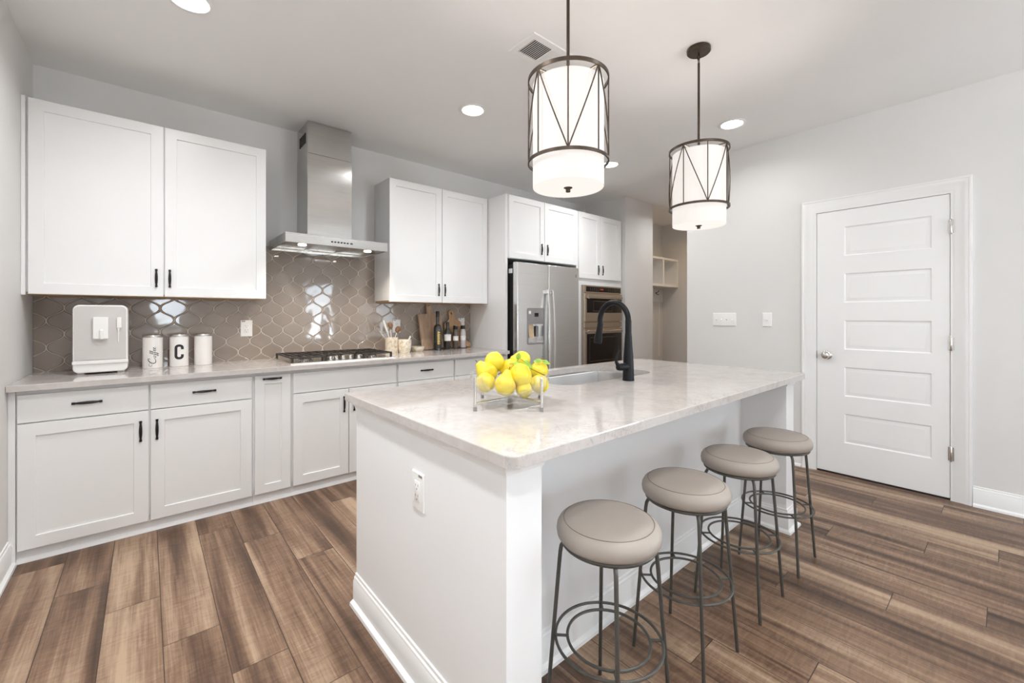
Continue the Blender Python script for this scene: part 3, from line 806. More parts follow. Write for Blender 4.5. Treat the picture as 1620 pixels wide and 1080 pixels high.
# ------------------------------------------------------------------ refrigerator
t = thing('refrigerator', 'stainless steel side-by-side fridge with a dispenser in its left door', 'refrigerator', (3.19, 3.45, 0))
MB().box(2.738, 3.642, 3.166, YB - .04, .03, 1.742, .004).build('body', M['fridgeside'], t)
MB().box(2.745, 3.635, 3.18, 3.30, 0, .03).build('base_grille', M['fridgeside'], t)
MPF = lambda u, v, w_: (u, 3.160 - w_, v)
dl = MB().prism(MPF, [(2.732, .075), (3.1625, .075), (3.1625, 1.760), (2.732, 1.760)], 0, .060, [rounded(2.872, 3.088, .958, 1.300, .012)], bev=.010, bseg=3).build('left_door', M['steelfridge'], t)
dr = MB().prism(MPF, [(3.1675, .075), (3.645, .075), (3.645, 1.760), (3.1675, 1.760)], 0, .060, bev=.010, bseg=3).build('right_door', M['steelfridge'], t)
mb = MB().prism(MPF, rounded(2.862, 3.098, .946, 1.312, .018), .0595, .066, [rounded(2.874, 3.086, .965, 1.150, .004)], bev=.002)
mb.build('dispenser_frame', M['dispenser'], dl)
mb = MB()
mb.box(2.874, 3.086, 3.148, 3.158, .96, 1.155).box(2.873, 2.8755, 3.10, 3.150, .96, 1.155).box(3.0845, 3.087, 3.10, 3.150, .96, 1.155).box(2.874, 3.086, 3.1005, 3.150, .958, .966)
mb.box(2.874, 3.086, 3.1005, 3.150, 1.150, 1.156)
mb.build('dispenser_recess', M['steelfridge'], dl)
MB().box(2.958, 3.012, 3.0925, 3.0945, 1.225, 1.262).build('dispenser_screen', M['blackglass'], dl)
MB().box(2.878, 2.908, 3.0925, 3.0945, 1.252, 1.282).build('sticker', M['plastic'], dl)
mb = MB().box(2.885, 2.955, 3.112, 3.114, 1.01, 1.145)
mb.xform(Matrix.Translation((2.92, 3.113, 1.145)) @ Matrix.Rotation(math.radians(-7), 4, 'Y') @ Matrix.Translation((-2.92, -3.113, -1.145)))
mb.build('paper_tag', M['paper'], dl)
MB().box(3.01, 3.045, 3.125, 3.14, 1.02, 1.13, .004).build('dispenser_paddle', M['dispenser'], dl)
for x, par in ((3.136, dl), (3.206, dr)):
    pts = []; n = 17
    for k in range(n):
        q = -1 + 2 * k / (n - 1)
        pts.append((x, 3.100 - .030 - .030 * (1 - q * q), .98 + q * .52))
    mb = MB()
    L = []
    for k, p in enumerate(pts):
        L.append([(p[0] - .017, p[1] + .004, p[2]), (p[0] - .011, p[1] - .008, p[2]), (p[0] + .011, p[1] - .008, p[2]), (p[0] + .017, p[1] + .004, p[2]), (p[0] + .011, p[1] + .010, p[2]), (p[0] - .011, p[1] + .010, p[2])])
    mb.loops(L)
    for z in (1.478, .482):
        mb.box(x - .018, x + .018, 3.062, 3.101, z - .022, z + .022, .004, 2)
    mb.build('handle', M['steelfridge'], par, ang=62)
mb = MB().lathe([(0, 0), (.014, 0), (.014, .002), (0, .0025)], 20, (3.598, 3.0995, 1.672), Matrix.Rotation(PI / 2, 4, 'X') @ Matrix.Diagonal((.75, 1.2, 1, 1)))
mb.build('badge', M['slot'], dr)
MB().box(2.7363, 2.7378, 3.180, 3.235, 1.655, 1.70).build('side_label', M['plastic'], kids(t)[0])

# ------------------------------------------------------------------ wall ovens
t = thing('wall_oven', 'stainless double wall oven with black glass doors right of the fridge', 'oven', (4.18, 3.20, OZ0))
YO = 3.190
MPO = lambda u, v, w_: (u, YO - w_, v)
MB().box(OX0 + .012, OX1 - .012, YO + .025, YB - .05, OZ0 + .01, OZ1 - .01).build('oven_box', M['darkgap'], t)
MB().box(OX0, OX1, YO + .002, YO + .024, OZ0, OZ1).build('trim_frame', M['steeloven'], t)
cp = MB().panel(MPO, OX0 + .004, OX1 - .004, 1.502, OZ1 - .003, [(0, 0), (0, .012), (.002, .014)]).build('control_panel', M['steeloven'], t)
MB().panel(MPO, OX0 + .045, OX1 - .018, 1.514, 1.574, [(0, .0135), (0, .0150), (.001, .0155)]).build('control_glass', M['blackglass'], cp)
for k in range(14):
    if 5 <= k <= 8: continue
    mb = MB()
    for j in range(3):
        xx = 3.93 + k * .038
        mb.box(xx, xx + .014, YO - .0165, YO - .0152, 1.528 + j * .014, 1.533 + j * .014)
    mb.build('touch_key', M['glyph'], cp)
mb = MB()
for k in range(3): mb.box(4.12 + k * .022, 4.134 + k * .022, YO - .0168, YO - .0152, 1.536, 1.556)
mb.build('clock_digits', M['display'], cp)
def oven_door(v0, v1, g0, g1, hz):
    d = MB().panel(MPO, OX0 + .004, OX1 - .004, v0, v1, [(0, 0), (0, .026), (.003, .030)]).build('oven_door', M['steeloven'], t)
    g = MB().panel(MPO, OX0 + .040, OX1 - .018, g0, g1, [(0, .029), (0, .032), (.001, .0325)]).build('door_glass', M['blackglass'], d)
    h = MB()
    L = []
    for k in range(21):
        q = -1 + 2 * k / 20
        yy = YO - .055 - .016 * (1 - q * q)
        xx = 4.175 + q * .325
        L.append([(xx, yy - .010, hz - .016), (xx, yy - .012, hz + .010), (xx, yy - .004, hz + .016), (xx, yy + .008, hz + .010), (xx, yy + .008, hz - .012)])
    h.loops(L)
    for q in (-1, 1): h.box(4.175 + q * .312 - .014, 4.175 + q * .312 + .014, YO - .062, YO - .029, hz - .014, hz + .014, .003)
    h.build('handle', M['steeloven'], d)
    MB().box(OX0 + .052, OX0 + .082, YO - .0365, YO - .0325, hz - .018, hz + .018).build('corner_guard', M['plastic'], d)
    return d, g
d, g = oven_door(1.166, 1.494, 1.268, 1.434, 1.450)
MB().prism(MPO, [(3.97, 1.285), (4.33, 1.285), (4.33, 1.405), (3.97, 1.405)], .0324, .0332, [[(3.975, 1.29), (4.325, 1.29), (4.325, 1.40), (3.975, 1.40)]]).build('window_outline', M['glyph'], d)
MB().panel(MPO, OX0 + .004, OX1 - .004, 1.094, 1.156, [(0, 0), (0, .022), (.003, .025)]).build('vent_strip', M['steeloven'], t)
d, g = oven_door(OZ0 + .005, 1.084, .66, 1.022, 1.046)
mb = MB().prism(MPO, rounded(3.90, 4.46, .70, .98, .015), .0324, .0332, [rounded(3.905, 4.455, .705, .975, .012)])
mb.build('window_outline', M['glyph'], d)

# ------------------------------------------------------------------ island
t = thing('kitchen_island', 'white panelled kitchen island with baseboard and stool overhang', 'kitchen island', (1.8, 1.35, 0))
IX0, IX1, IY0, IY1, KW = .690, 2.905, .825, 1.835, 1.070
IT = CT - .0315
MB().box(IX0, IX0 + .126, IY0, IY1, 0, IT, .001).build('left_end_wall', M['islandpaint'], t)
MB().box(IX1 - .126, IX1, IY0, IY1, 0, IT, .001).build('right_end_wall', M['islandpaint'], t)
MB().box(IX0 + .1265, IX1 - .1265, KW, KW + .03, 0, IT).build('knee_wall', M['islandpaint'], t)
# cabinets on the cook's side: two pairs of doors around the sink base
b_ = MB().box(IX0 + .1265, IX1 - .1265, 1.78, 1.80, .09, IT)
b_.build('cabinet_face', M['cab'], t)
MPI = lambda u, v, w_: (u, 1.8005 + w_, v)
for k in range(4):
    a0 = IX0 + .135 + k * .490
    d = shaker(MPI, a0, a0 + .482, .10, .84).build('door', M['cab'], t)
    handle(MPI, a0 + (.44 if k % 2 == 0 else .042), .74, .112).build('handle', M['black'], d)
MB().box(IX0 + .1265, IX1 - .1265, 1.74, 1.76, 0, .09).build('toe_kick', M['cab'], t)
mb = MB()
run_molding(mb, (IX0, IY1), (IX0, IY0), (-1, 0), BP, 0, 1)
run_molding(mb, (IX0, IY0), (IX0 + .126, IY0), (0, -1), BP, 1, 1)
run_molding(mb, (IX0 + .126, IY0), (IX0 + .126, KW), (1, 0), BP, 1, -1)
run_molding(mb, (IX0 + .126, KW), (IX1 - .126, KW), (0, -1), BP, -1, -1)
run_molding(mb, (IX1 - .126, KW), (IX1 - .126, IY0), (-1, 0), BP, -1, 1)
run_molding(mb, (IX1 - .126, IY0), (IX1, IY0), (0, -1), BP, 1, 1)
run_molding(mb, (IX1, IY0), (IX1, IY1), (1, 0), BP, 1, 0)
mb.build('base_molding', M['trim'], t)
CP = [(IT - .034, 0), (IT - .032, .005), (IT - .026, .006), (IT - .016, .010), (IT - .008, .017), (IT - .0005, .019), (IT - .0005, 0)]
mb = MB()
run_molding(mb, (IX0, IY1), (IX0, IY0), (-1, 0), CP, 0, 1)
run_molding(mb, (IX0, IY0), (IX0 + .126, IY0), (0, -1), CP, 1, 1)
run_molding(mb, (IX0 + .126, IY0), (IX0 + .126, IY0 + .03), (1, 0), CP, 1, 0)
mb.build('cap_molding', M['trim'], t)
mb = MB()
run_molding(mb, (IX1 - .126, IY0), (IX1, IY0), (0, -1), CP, 1, 1)
run_molding(mb, (IX1 - .126, IY0 + .03), (IX1 - .126, IY0), (-1, 0), CP, 0, 1)
run_molding(mb, (IX1, IY0), (IX1, IY1), (1, 0), CP, 1, 0)
mb.build('cap_molding', M['trim'], t)

# worktop with the sink cut-out
SX0, SX1, SY0, SY1 = 1.530, 2.340, 1.378, 1.835
hole = rounded(SX0, SX1, SY0, SY1, .14, 10, (.11, .11, .17, .17))
outl = rounded(.664, 2.957, .774, 1.912, .03, 5, (.035, .035, .012, .012))
o = MB().prism(mup(CT - .031), outl, 0, .031, [hole], bev=.003).build('island_worktop', M['quartz'], None, (1.8, 1.35, CT - .031), ang=20)
tag(o, 'white veined quartz worktop of the island, cut out for the sink', 'worktop')
# sink
t = thing('sink', 'oval-cornered stainless steel undermount sink in the island worktop', 'sink', (1.935, 1.61, CT - .24))
def rr(ins, z): return [(u_, v_, z) for u_, v_ in rounded(SX0 + ins, SX1 - ins, SY0 + ins, SY1 - ins, .14, 10, [max(.02, q - ins) for q in (.11, .11, .17, .17)])]
mb = MB()
zt = CT - .0315
mb.loops([rr(-.02, zt - .003), rr(-.02, zt), rr(.004, zt), rr(.008, zt - .01), rr(.014, CT - .18), rr(.030, CT - .212), rr(.07, CT - .222), rr(.07, CT - .225), rr(.028, CT - .215), rr(.010, CT - .18), rr(.004, zt - .010), rr(.0, zt - .003)], cap=False)
sk = mb.bm
# floor of the bowl
mb.prism(mup(CT - .2245), rounded(SX0 + .069, SX1 - .069, SY0 + .069, SY1 - .069, .05, 8), 0, .002)
s_ = mb.build('basin', M['steelsink'], t)
MB().lathe([(0, 0), (.045, 0), (.045, .003), (.036, .004), (.03, .001), (0, .001)], 24, (1.935, 1.64, CT - .2222)).build('drain', M['chrome'], t)

# faucet
t = thing('faucet', 'tall matte black gooseneck faucet standing at the island sink', 'faucet', (1.924, 1.300, CT))
fx, fy = 1.924, 1.300
mb = MB()
prof = [(0, 0), (.030, 0), (.031, .004), (.030, .010), (.0285, .06), (.026, .12), (.0215, .18), (.0185, .23)]
pts = [(fx, fy, CT + z) for r, z in prof[1:]]
rs = [r for r, z in prof[1:]]
R = .092
zc_ = CT + .312
for k in range(0, 3):
    pts.append((fx, fy, CT + .25 + k * .03)); rs.append(.0165)
for k in range(1, 31):
    a = PI * k / 30 * 1.06
    pts.append((fx, fy + R - R * math.cos(a), zc_ + R * math.sin(a) * 1.08)); rs.append(.0148)
mb.tube(pts, rs, 18, up=(1, 0, 0))
mb.build('spout', M['faucet'], t)
p = Vector(pts[-1]); dirv = Vector((0, .18, -1)).normalized()
hp = [p + dirv * s for s in (-.006, .0, .03, .06, .085, .105, .108)]
MB().tube(hp, [.0148, .0165, .0170, .0195, .0225, .0235, .019], 18, up=(1, 0, 0)).build('spray_head', M['faucet'], t)
mb = MB()
mb.tube([(fx - .015, fy, CT + .074), (fx - .066, fy + .012, CT + .074), (fx - .074, fy + .014, CT + .074), (fx - .078, fy + .015, CT + .074)], [.020, .019, .016, .008], 16, up=(0, 0, 1))
mb.tube([(fx - .066, fy + .012, CT + .076), (fx - .080, fy + .018, CT + .100), (fx - .077, fy + .018, CT + .125), (fx - .068, fy + .012, CT + .147), (fx - .058, fy + .006, CT + .162)], [.013, .0085, .006, .0055, .005], 10, up=(0, 1, 0))
mb.build('lever', M['faucet'], t)

# ------------------------------------------------------------------ fruit bowl
BCX, BCY = 1.060, 1.247
t = thing('glass_bowl', 'clear glass fruit bowl in a low silver four-legged stand on the island', 'bowl', (BCX, BCY, CT))
BR, BB, BT = .153, CT + .038, CT + .124
mb = MB()
def bowl_prof(off):
    P = [(0, .0), (.05, .0), (.092, .002), (.120, .009), (.137, .022), (.147, .041), (.1515, .062), (.153, .086)]
    return [(max(0, r - off * min(1, k / 3)), BB + z + off * max(0, 1 - k / 5)) for k, (r, z) in enumerate(P)]
mb.lathe(bowl_prof(0) + list(reversed(bowl_prof(.0035))), 48, (BCX, BCY, 0))
mb.build('bowl', M['glass'], t)
ex = Vector((.173, -.161, 0)).normalized(); ey = Vector((.161, .173, 0)).normalized()
legs = []
for sx, sy in ((-1, -1), (1, -1), (1, 1), (-1, 1)):
    p = Vector((BCX, BCY, CT)) + (ex * sx + ey * sy) * .1185
    legs.append(p)
    q = MB().tube([p + Vector((0, 0, .014)), p + Vector((0, 0, .120)), p + Vector((0, 0, .1215))], [.0052, .0052, .004], 12).build('leg', M['chrome'], t)
    MB().tube([p, p + Vector((0, 0, .0145))], .0068, 12).build('foot', M['slot'], q)
for i, j in ((0, 2), (1, 3)):
    z = Vector((0, 0, .0345 if i else .0265))
    a_, c_ = legs[i] + z, legs[j] + z
    dv = (c_ - a_).normalized()
    MB().tube([a_ + dv * .004, c_ - dv * .004], .0042, 10).build('cross_bar', M['chrome'], t)

def pear_profile(R, L):
    """pear / quince outline along z from blossom end to stalk"""
    P = [(0, 0), (.10, .006), (.16, .0), (.30, .008), (.62, .07), (.88, .20), (1.0, .38), (.97, .52), (.80, .68), (.58, .80), (.46, .88), (.36, .95), (.20, .985), (.08, .96), (0, .95)]
    return [(max(0, r) * R, z * L) for r, z in smooth(P, 3)]
fruit = bpy.data.objects
def pear(c, R, L, axis, label, lumps, leaf=()):
    """c = centre of the fruit, axis = direction of the stalk"""
    axis = Vector(axis).normalized()
    q = axis.to_track_quat('Z', 'Y').to_matrix().to_4x4()
    c = Vector(c)
    t = thing('pear', label, 'pear', c, 'yellow pears in the glass bowl')
    mt = q @ Matrix.Translation((0, 0, -L * .45))
    mb = MB().lathe(pear_profile(R, L), 28, (0, 0, 0), mt)
    for v in mb.bm.verts:                       # quince-like lumps
        n = v.co.normalized()
        v.co += n * (math.sin(n.x * 5 + lumps) * .03 + math.sin(n.y * 6 + lumps * 2.3) * .025 + math.sin(n.z * 4 + n.x * 3 + lumps) * .02) * R
    for v in mb.bm.verts: v.co += c
    mb.build('flesh', M['pear'], t, ang=80)
    tip = c + (mt @ Vector((0, 0, L * .95)))
    side = axis.orthogonal().normalized()
    MB().tube([tip - axis * .004, tip + axis * .008, tip + axis * .016 + side * .003], [.0016, .0014, .002], 8).build('stem', M['stem'], t)
    bl = c + (mt @ Vector((0, 0, .004)))
    MB().lathe([(0, -.001), (.004, -.002), (.0055, .001), (.003, .003), (0, .003)], 10, bl, q).build('blossom_end', M['stem'], t)
    for (lp, ld, ln, lw) in leaf:
        make_leaf(t, c + Vector(lp), ld, ln, lw)
    return t
def make_leaf(t, p, d, ln, lw):
    d = Vector(d).normalized(); up = Vector((-.45, -.75, .48)); sd = d.cross(up).normalized(); nn = sd.cross(d).normalized()
    mb = MB(); L = []
    n = 9
    for k in range(n):
        q = k / (n - 1)
        wd = lw * math.sin(PI * q ** .8) * .5 + .0004
        cpt = p + d * (ln * q) - Vector((0, 0, 1)) * (ln * .18 * q * q)
        L.append([cpt - sd * wd + nn * wd * .25, cpt - nn * .0004, cpt + sd * wd + nn * wd * .25, cpt + sd * wd + nn * (wd * .25 + .0008), cpt + nn * .0006, cpt - sd * wd + nn * (wd * .25 + .0008)])
    mb.loops(L).build('leaf', M['leaf'], t, ang=60)
    MB().tube([p - d * .014, p, p + d * .01], .0009, 6).build('leaf_stalk', M['stem'], t)
def at(px, py, depth):
    """world point under a pixel of the photograph at a distance along the view axis"""
    fw = Vector((math.cos(YAW), math.sin(YAW), 0)); rt = Vector((math.sin(YAW), -math.cos(YAW), 0))
    return Vector((0, 0, 1.24)) + (fw * F_PX + rt * (px - 810) + Vector((0, 0, 498.3 - py))) * (depth / F_PX)
VR = Vector((math.sin(YAW), -math.cos(YAW), 0)); VF = Vector((math.cos(YAW), math.sin(YAW), 0)); VU = Vector((0, 0, 1))
def ax(r, u, f): return VR * r + VU * u + VF * f
pear(at(800, 607, 1.570), .040, .096, ax(.25, 1, .15), 'upright yellow pear against the front of the glass, left of centre', 1.0)
pear(at(823, 594, 1.590), .046, .092, ax(.9, .15, -.1) * -1, 'biggest yellow pear, lying across the front middle of the heap', 2.2)
pear(at(768, 604, 1.600), .037, .084, ax(-.1, .4, .9), 'yellow pear pressed to the left side of the glass bowl', 3.1)
pear(at(770, 588, 1.650), .038, .092, ax(-.75, .75, .1), 'yellow pear at the left rim, its stalk pointing up and left', 4.4)
pear(at(783, 573, 1.680), .041, .092, ax(1, -.35, .2), 'topmost yellow pear at the left of the heap, blossom end showing', .4)
pear(at(808, 581, 1.675), .034, .080, ax(-.8, -.4, -.1), 'small yellow pear tucked in behind the middle of the heap', 5.3)
pear(at(829, 615, 1.580), .031, .070, ax(.1, .5, .9), 'small yellow pear low at the front, blossom end facing out', 1.7)
pear(at(853, 607, 1.620), .036, .078, ax(-.9, .3, -.2), 'yellow pear low inside the right side of the glass bowl', 2.9)
p5 = pear(at(824, 570, 1.690), .037, .082, ax(-.9, .15, -.3), 'yellow pear at the top middle, half behind green leaves', 3.7)
p6 = pear(at(853, 585, 1.665), .034, .078, ax(.25, 1, .1), 'greenish yellow pear standing at the right rim with leaves on its stalk', 4.9)
for px, py, dp, d, ln, lw in ((819, 569, 1.64, ax(.18, 1, -.1), .034, .020), (812, 575, 1.635, ax(1, .05, -.1), .036, .018), (828, 571, 1.625, ax(.8, -.6, -.1), .036, .022), (833, 575, 1.615, ax(.75, -.65, 0), .030, .018)):
    make_leaf(p5, at(px, py, dp), d, ln, lw)
MB().tube([at(838, 582, 1.61), at(850, 588, 1.60), at(862, 593.5, 1.595)], [.0012, .0014, .002], 8).build('twig', M['stem'], p5)
for px, py, dp, d, ln, lw in ((857, 571, 1.64, ax(-1, .12, 0), .032, .018), (858, 571, 1.645, ax(1, -.25, 0), .032, .015)):
    make_leaf(p6, at(px, py, dp), d, ln, lw)

# ------------------------------------------------------------------ bar stools
def make_stool():
    t = thing('bar_stool', '', 'stool', (0, 0, 0), 'bar stools along the island')
    prof = [(0, .569), (.134, .569), (.146, .572), (.1525, .580), (.155, .593), (.153, .606), (.146, .618), (.133, .626), (.108, .631), (0, .634)]
    # round the profile
    pr_ = []
    for i in range(len(prof) - 1):
        pr_.append(prof[i])
    pr_.append(prof[-1])
    s_ = MB().lathe(pr_, 56).build('seat', M['leather'], t, ang=60)
    mb = MB().torus((0, 0, .6262), .1330, .0009, 56, 6)
    mb.tube([(.140, 0, .6222), (.1465, 0, .6182), (.1533, 0, .606), (.1556, 0, .592), (.1528, 0, .576), (.147, 0, .567)], .0008, 6)
    mb.build('seam', M['seam'], s_)
    MB().torus((0, 0, .563), .137, .006, 56, 10).build('seat_ring', M['stoolmetal'], t)
    for k in range(4):
        a = PI / 4 + k * PI / 2
        ca, sa = math.cos(a), math.sin(a)
        rz = [(.100, .561), (.120, .559), (.134, .552), (.1405, .540), (.1435, .522), (.1465, .49), (.1875, .005), (.188, 0)]
        MB().tube([(r * ca, r * sa, z) for r, z in rz], .0062, 10, up=(-sa, ca, 0)).build('leg', M['stoolmetal'], t)
    mb = MB().torus((0, 0, .268), .158, .0044, 56, 8).torus((0, 0, .268), .122, .0044, 56, 8)
    for k in range(4):
        a = PI / 4 + k * PI / 2
        mb.tube([(r * math.cos(a), r * math.sin(a), .268) for r in (.122, .163)], .004, 8)
    mb.build('foot_ring', M['stoolmetal'], t)
    return t
st = make_stool()
SL = ['nearest bar stool with round taupe leather seat, at the near end of the island',
      'second nearest bar stool, round taupe seat on thin grey-bronze legs',
      'second farthest bar stool, round taupe seat on thin grey-bronze legs',
      'farthest bar stool with round taupe seat, at the island end near the door']
for k, (x, lab) in enumerate(zip((1.057, 1.522, 1.998, 2.468), SL)):
    if k == 0: st.location = (x, .785, 0); st['label'] = lab
    else: dup(st, (x, .785 - .003 * k, 0), lab)

# ------------------------------------------------------------------ pendants
def make_pendant():
    t = thing('pendant_light', '', 'pendant lamp', (0, 0, ZC), 'caged drum pendants over the island')
    z = lambda q: q - ZC
    def B(mb, name, m, par): return mb.build(name, m, par, origin=(0, 0, 0))
    cn = B(MB().lathe([(0, z(2.722)), (.058, z(2.722)), (.063, z(2.727)), (.063, z(2.742)), (.060, z(ZC)), (0, z(ZC))], 40), 'canopy', M['bronze'], t)
    mb = MB()
    mb.tube([(0, 0, z(2.722)), (0, 0, z(2.705))], .005, 10)
    for k, (zc2, rot) in enumerate(((2.696, 0), (2.676, 1))):
        pts = []
        for i in range(16):
            a = 2 * PI * i / 16
            x_, z_ = .007 * math.cos(a), .014 * math.sin(a)
            pts.append((x_ if rot else 0, 0 if rot else x_, z(zc2) + z_))
        mb.tube(pts, .0022, 6, closed=True, up=(1, 1, 0))
    B(mb, 'chain', M['bronze'], t)
    B(MB().tube([(0, 0, z(2.664)), (0, 0, z(2.15))], .0065, 12), 'rod', M['bronze'], t)
    R = .1575; zt, zb = 2.168, 1.845
    B(MB().band((0, 0, z(zt)), R, .014, .005), 'hoop', M['bronze'], t)
    B(MB().band((0, 0, z(zb)), R, .012, .005), 'hoop', M['bronze'], t)
    mb = MB()
    a0 = math.radians(221.8)
    for k in range(4):                                    # arms from rod to hoop
        a = a0 + PI / 4 + k * PI / 2
        mb.tube([(.004 * math.cos(a), .004 * math.sin(a), z(zt) - .002), ((R - .002) * math.cos(a), (R - .002) * math.sin(a), z(zt) - .002)], .0035, 8)
    B(mb, 'spider_arms', M['bronze'], t)
    mb = MB()
    def pt(a, zz): return (R * math.cos(a), R * math.sin(a), z(zz))
    for k in range(8):
        a = a0 + k * PI / 4
        mb.tube([pt(a, zb), pt(a, zt)], .0028, 8)
        if k % 2 == 0:
            for sgn in (-1, 1):
                n = 7
                mb.tube([pt(a + sgn * PI / 4 * i / n, zb + (zt - zb) * i / n) for i in range(n + 1)], .0027, 8)
    B(mb, 'cage', M['bronze'], t)
    sh = MB()
    n = 64
    r1, z1, z2, th = .140, z(1.745), z(2.150), .003
    sh.lathe([(r1 - th, z1 + .001), (r1 - .001, z1), (r1, z1 + .002), (r1, z2), (r1 - th, z2), (r1 - th, z1 + .001)], n)
    B(sh, 'shade', M['shade'], t)
    df = B(MB().lathe([(0, z(1.749)), (r1 - .006, z(1.749)), (r1 - .004, z(1.752)), (0, z(1.752))], n), 'diffuser', M['diffuser'], t)
    B(MB().lathe([(0, z(1.729)), (.0085, z(1.729)), (.0095, z(1.731)), (.009, z(1.741)), (.016, z(1.744)), (.019, z(1.7475)), (0, z(1.7485))], 24), 'finial', M['bronze'], df)
    return t
pd = make_pendant()
pd['label'] = 'nearer of two caged white drum pendants, over the fruit bowl end of the island'
pd.location = (1.273, 1.139, ZC)
dup(pd, (2.372, 1.139, ZC), 'farther of two caged white drum pendants, nearer the white door')

# ------------------------------------------------------------------ recessed ceiling lights
def make_can():
    t = thing('recessed_light', '', 'ceiling light', (0, 0, ZC), 'recessed ceiling lights')
    MB().lathe([(.078, -.001), (.098, -.001), (.099, -.004), (.094, -.006), (.080, -.007), (.076, -.003)], 40).build('trim_ring', M['plastic'], t, origin=(0, 0, 0))
    MB().lathe([(0, -.0005), (.0755, -.0005), (.0755, -.003), (.070, -.0055), (0, -.0065)], 40).build('lens', M['lamp_disc'], t, origin=(0, 0, 0))
    return t
cn = make_can()
CL = [((.158, 2.551), 'round recessed ceiling light cut by the top edge, over the left wall cabinet'),
      ((1.822, 2.562), 'round recessed ceiling light between the hood chimney and the nearer pendant'),
      ((3.520, 2.593), 'round recessed ceiling light half behind the nearer pendant, before the fridge'),
      ((3.505, 1.417), 'round recessed ceiling light right of the farther pendant')]
for k, ((x, y), lab) in enumerate(CL):
    if k == 0: cn.location = (x, y, ZC); cn['label'] = lab
    else: dup(cn, (x, y, ZC), lab)
cans_and_fills = [p for p, _ in CL] + [(.158, 1.40), (1.82, .10), (.158, -.2), (5.19, 2.59), (6.1, 2.75)]  # last two are fill lights added over hall and mudroom, without fixtures
for x, y in cans_and_fills:                       # the light of the lamps above (and of those behind the photographer), plus the added fills
    l = bpy.data.lights.new('can_and_fill_light', 'AREA'); l.shape = 'DISK'; l.size = .14
    l.energy = DOWNLIGHT if x < 5 else DOWNLIGHT * .5; l.color = (.975, .985, 1) if x < 6 else (1, .72, .45); l.spread = math.radians(150)
    if (x, y) == (3.505, 1.417): l.energy *= .4          # dimmed
    if x == .158 and y < 2: l.energy *= 1.7
    lo = bpy.data.objects.new('can_and_fill_light', l); COL.objects.link(lo); lo.location = (x, y, ZC - .012)
for x in (1.273, 2.372):                # the bulbs inside the pendants, shining out of the open top
    l = bpy.data.lights.new('pendant_bulb', 'POINT'); l.energy = 4.0; l.color = (1, .92, .84); l.shadow_soft_size = .04
    lo = bpy.data.objects.new('pendant_bulb', l); COL.objects.link(lo); lo.location = (x, 1.139, 2.02)

# ------------------------------------------------------------------ ceiling vent
t = thing('ceiling_vent', 'white ceiling register with two sets of slats behind the nearer pendant', 'vent', (1.75, 1.75, ZC))
VX0, VX1, VY0, VY1 = 1.565, 1.93, 1.640, 1.852
MB().prism(mdown(ZC), [(VX0, VY0), (VX1, VY0), (VX1, VY1), (VX0, VY1)], .0005, .008, [[(VX0 + .038, VY0 + .038), (VX1 - .038, VY0 + .038), (VX1 - .038, VY1 - .038), (VX0 + .038, VY1 - .038)]], bev=.003).build('frame', M['plastic'], t)
MB().box(VX0 + .037, VX1 - .037, VY0 + .037, VY1 - .037, ZC - .0012, ZC - .0004).build('duct_opening', M['vent_dark'], t)
n = 22
for k in range(n):
    xx = VX0 + .045 + (VX1 - VX0 - .09) * k / (n - 1)
    s = -.75 if k < n / 2 else .4
    ch = .0052 if k < n / 2 else .0046
    mb = MB().box(-ch, ch, VY0 + .037, VY1 - .037, -.0008, .0008)
    mb.xform(Matrix.Translation((xx, 0, ZC - .006)) @ Matrix.Rotation(s * math.radians(42), 4, 'Y'))
    mb.build('slat', M['plastic'], t)
MB().box((VX0 + VX1) / 2 - .005, (VX0 + VX1) / 2 + .005, VY0 + .037, VY1 - .037, ZC - .010, ZC - .002).build('divider', M['plastic'], t)

# ------------------------------------------------------------------ outlets and switches
def outlet(label, mp_, uc, vc, loc, vis='full', w_=.079, h_=.125):
    t = thing('wall_outlet', label, 'outlet', loc, 'white duplex outlets')
    MB().panel(mp_, uc - w_ / 2, uc + w_ / 2, vc - h_ / 2, vc + h_ / 2, [(0, .0003), (0, .003), (.003, .0058), (.006, .0062)]).build('cover_plate', M['plastic'], t)
    q = MB().panel(mp_, uc - .017, uc + .017, vc - .034, vc + .034, [(0, .006), (0, .0078), (.001, .0084)]).build('receptacle', M['plastic'], t)
    mb = MB()
    for dv in (-.017, .017):
        for du, hh in ((-.0075, .0045), (.0075, .0035)):
            mb.panel(mp_, uc + du - .0013, uc + du + .0013, vc + dv - hh + .004, vc + dv + hh + .004, [(0, .008), (0, .0087)])
        mb.panel(mp_, uc - .0025, uc + .0025, vc + dv - .011, vc + dv - .006, [(0, .008), (0, .0087)])
    mb.build('slots', M['slot'], q)
    MB().panel(mp_, uc - w_ / 2 + .008, uc - w_ / 2 + .032, vc + h_ / 2 - .013, vc + h_ / 2 - .005, [(0, .006), (0, .0068)]).build('tag_sticker', M['slot'], t)
    return t
MPT_ = mneg_y(YB - .0087)
outlet('white duplex outlet on the taupe tiles left of the cooktop', MPT_, .584, 1.139, (.584, YB - .0087, 1.139))
outlet('white outlet on the tiles half behind the honey dippers', MPT_, 1.814, 1.136, (1.814, YB - .0087, 1.136))
outlet('white outlet on the tiles above the black-capped spice mills', MPT_, 2.556, 1.146, (2.556, YB - .0087, 1.146))
outlet('white duplex outlet low on the end of the island', lambda u, v, w_: (IX0 - w_, u, v), 1.278, .655, (IX0, 1.278, .655))
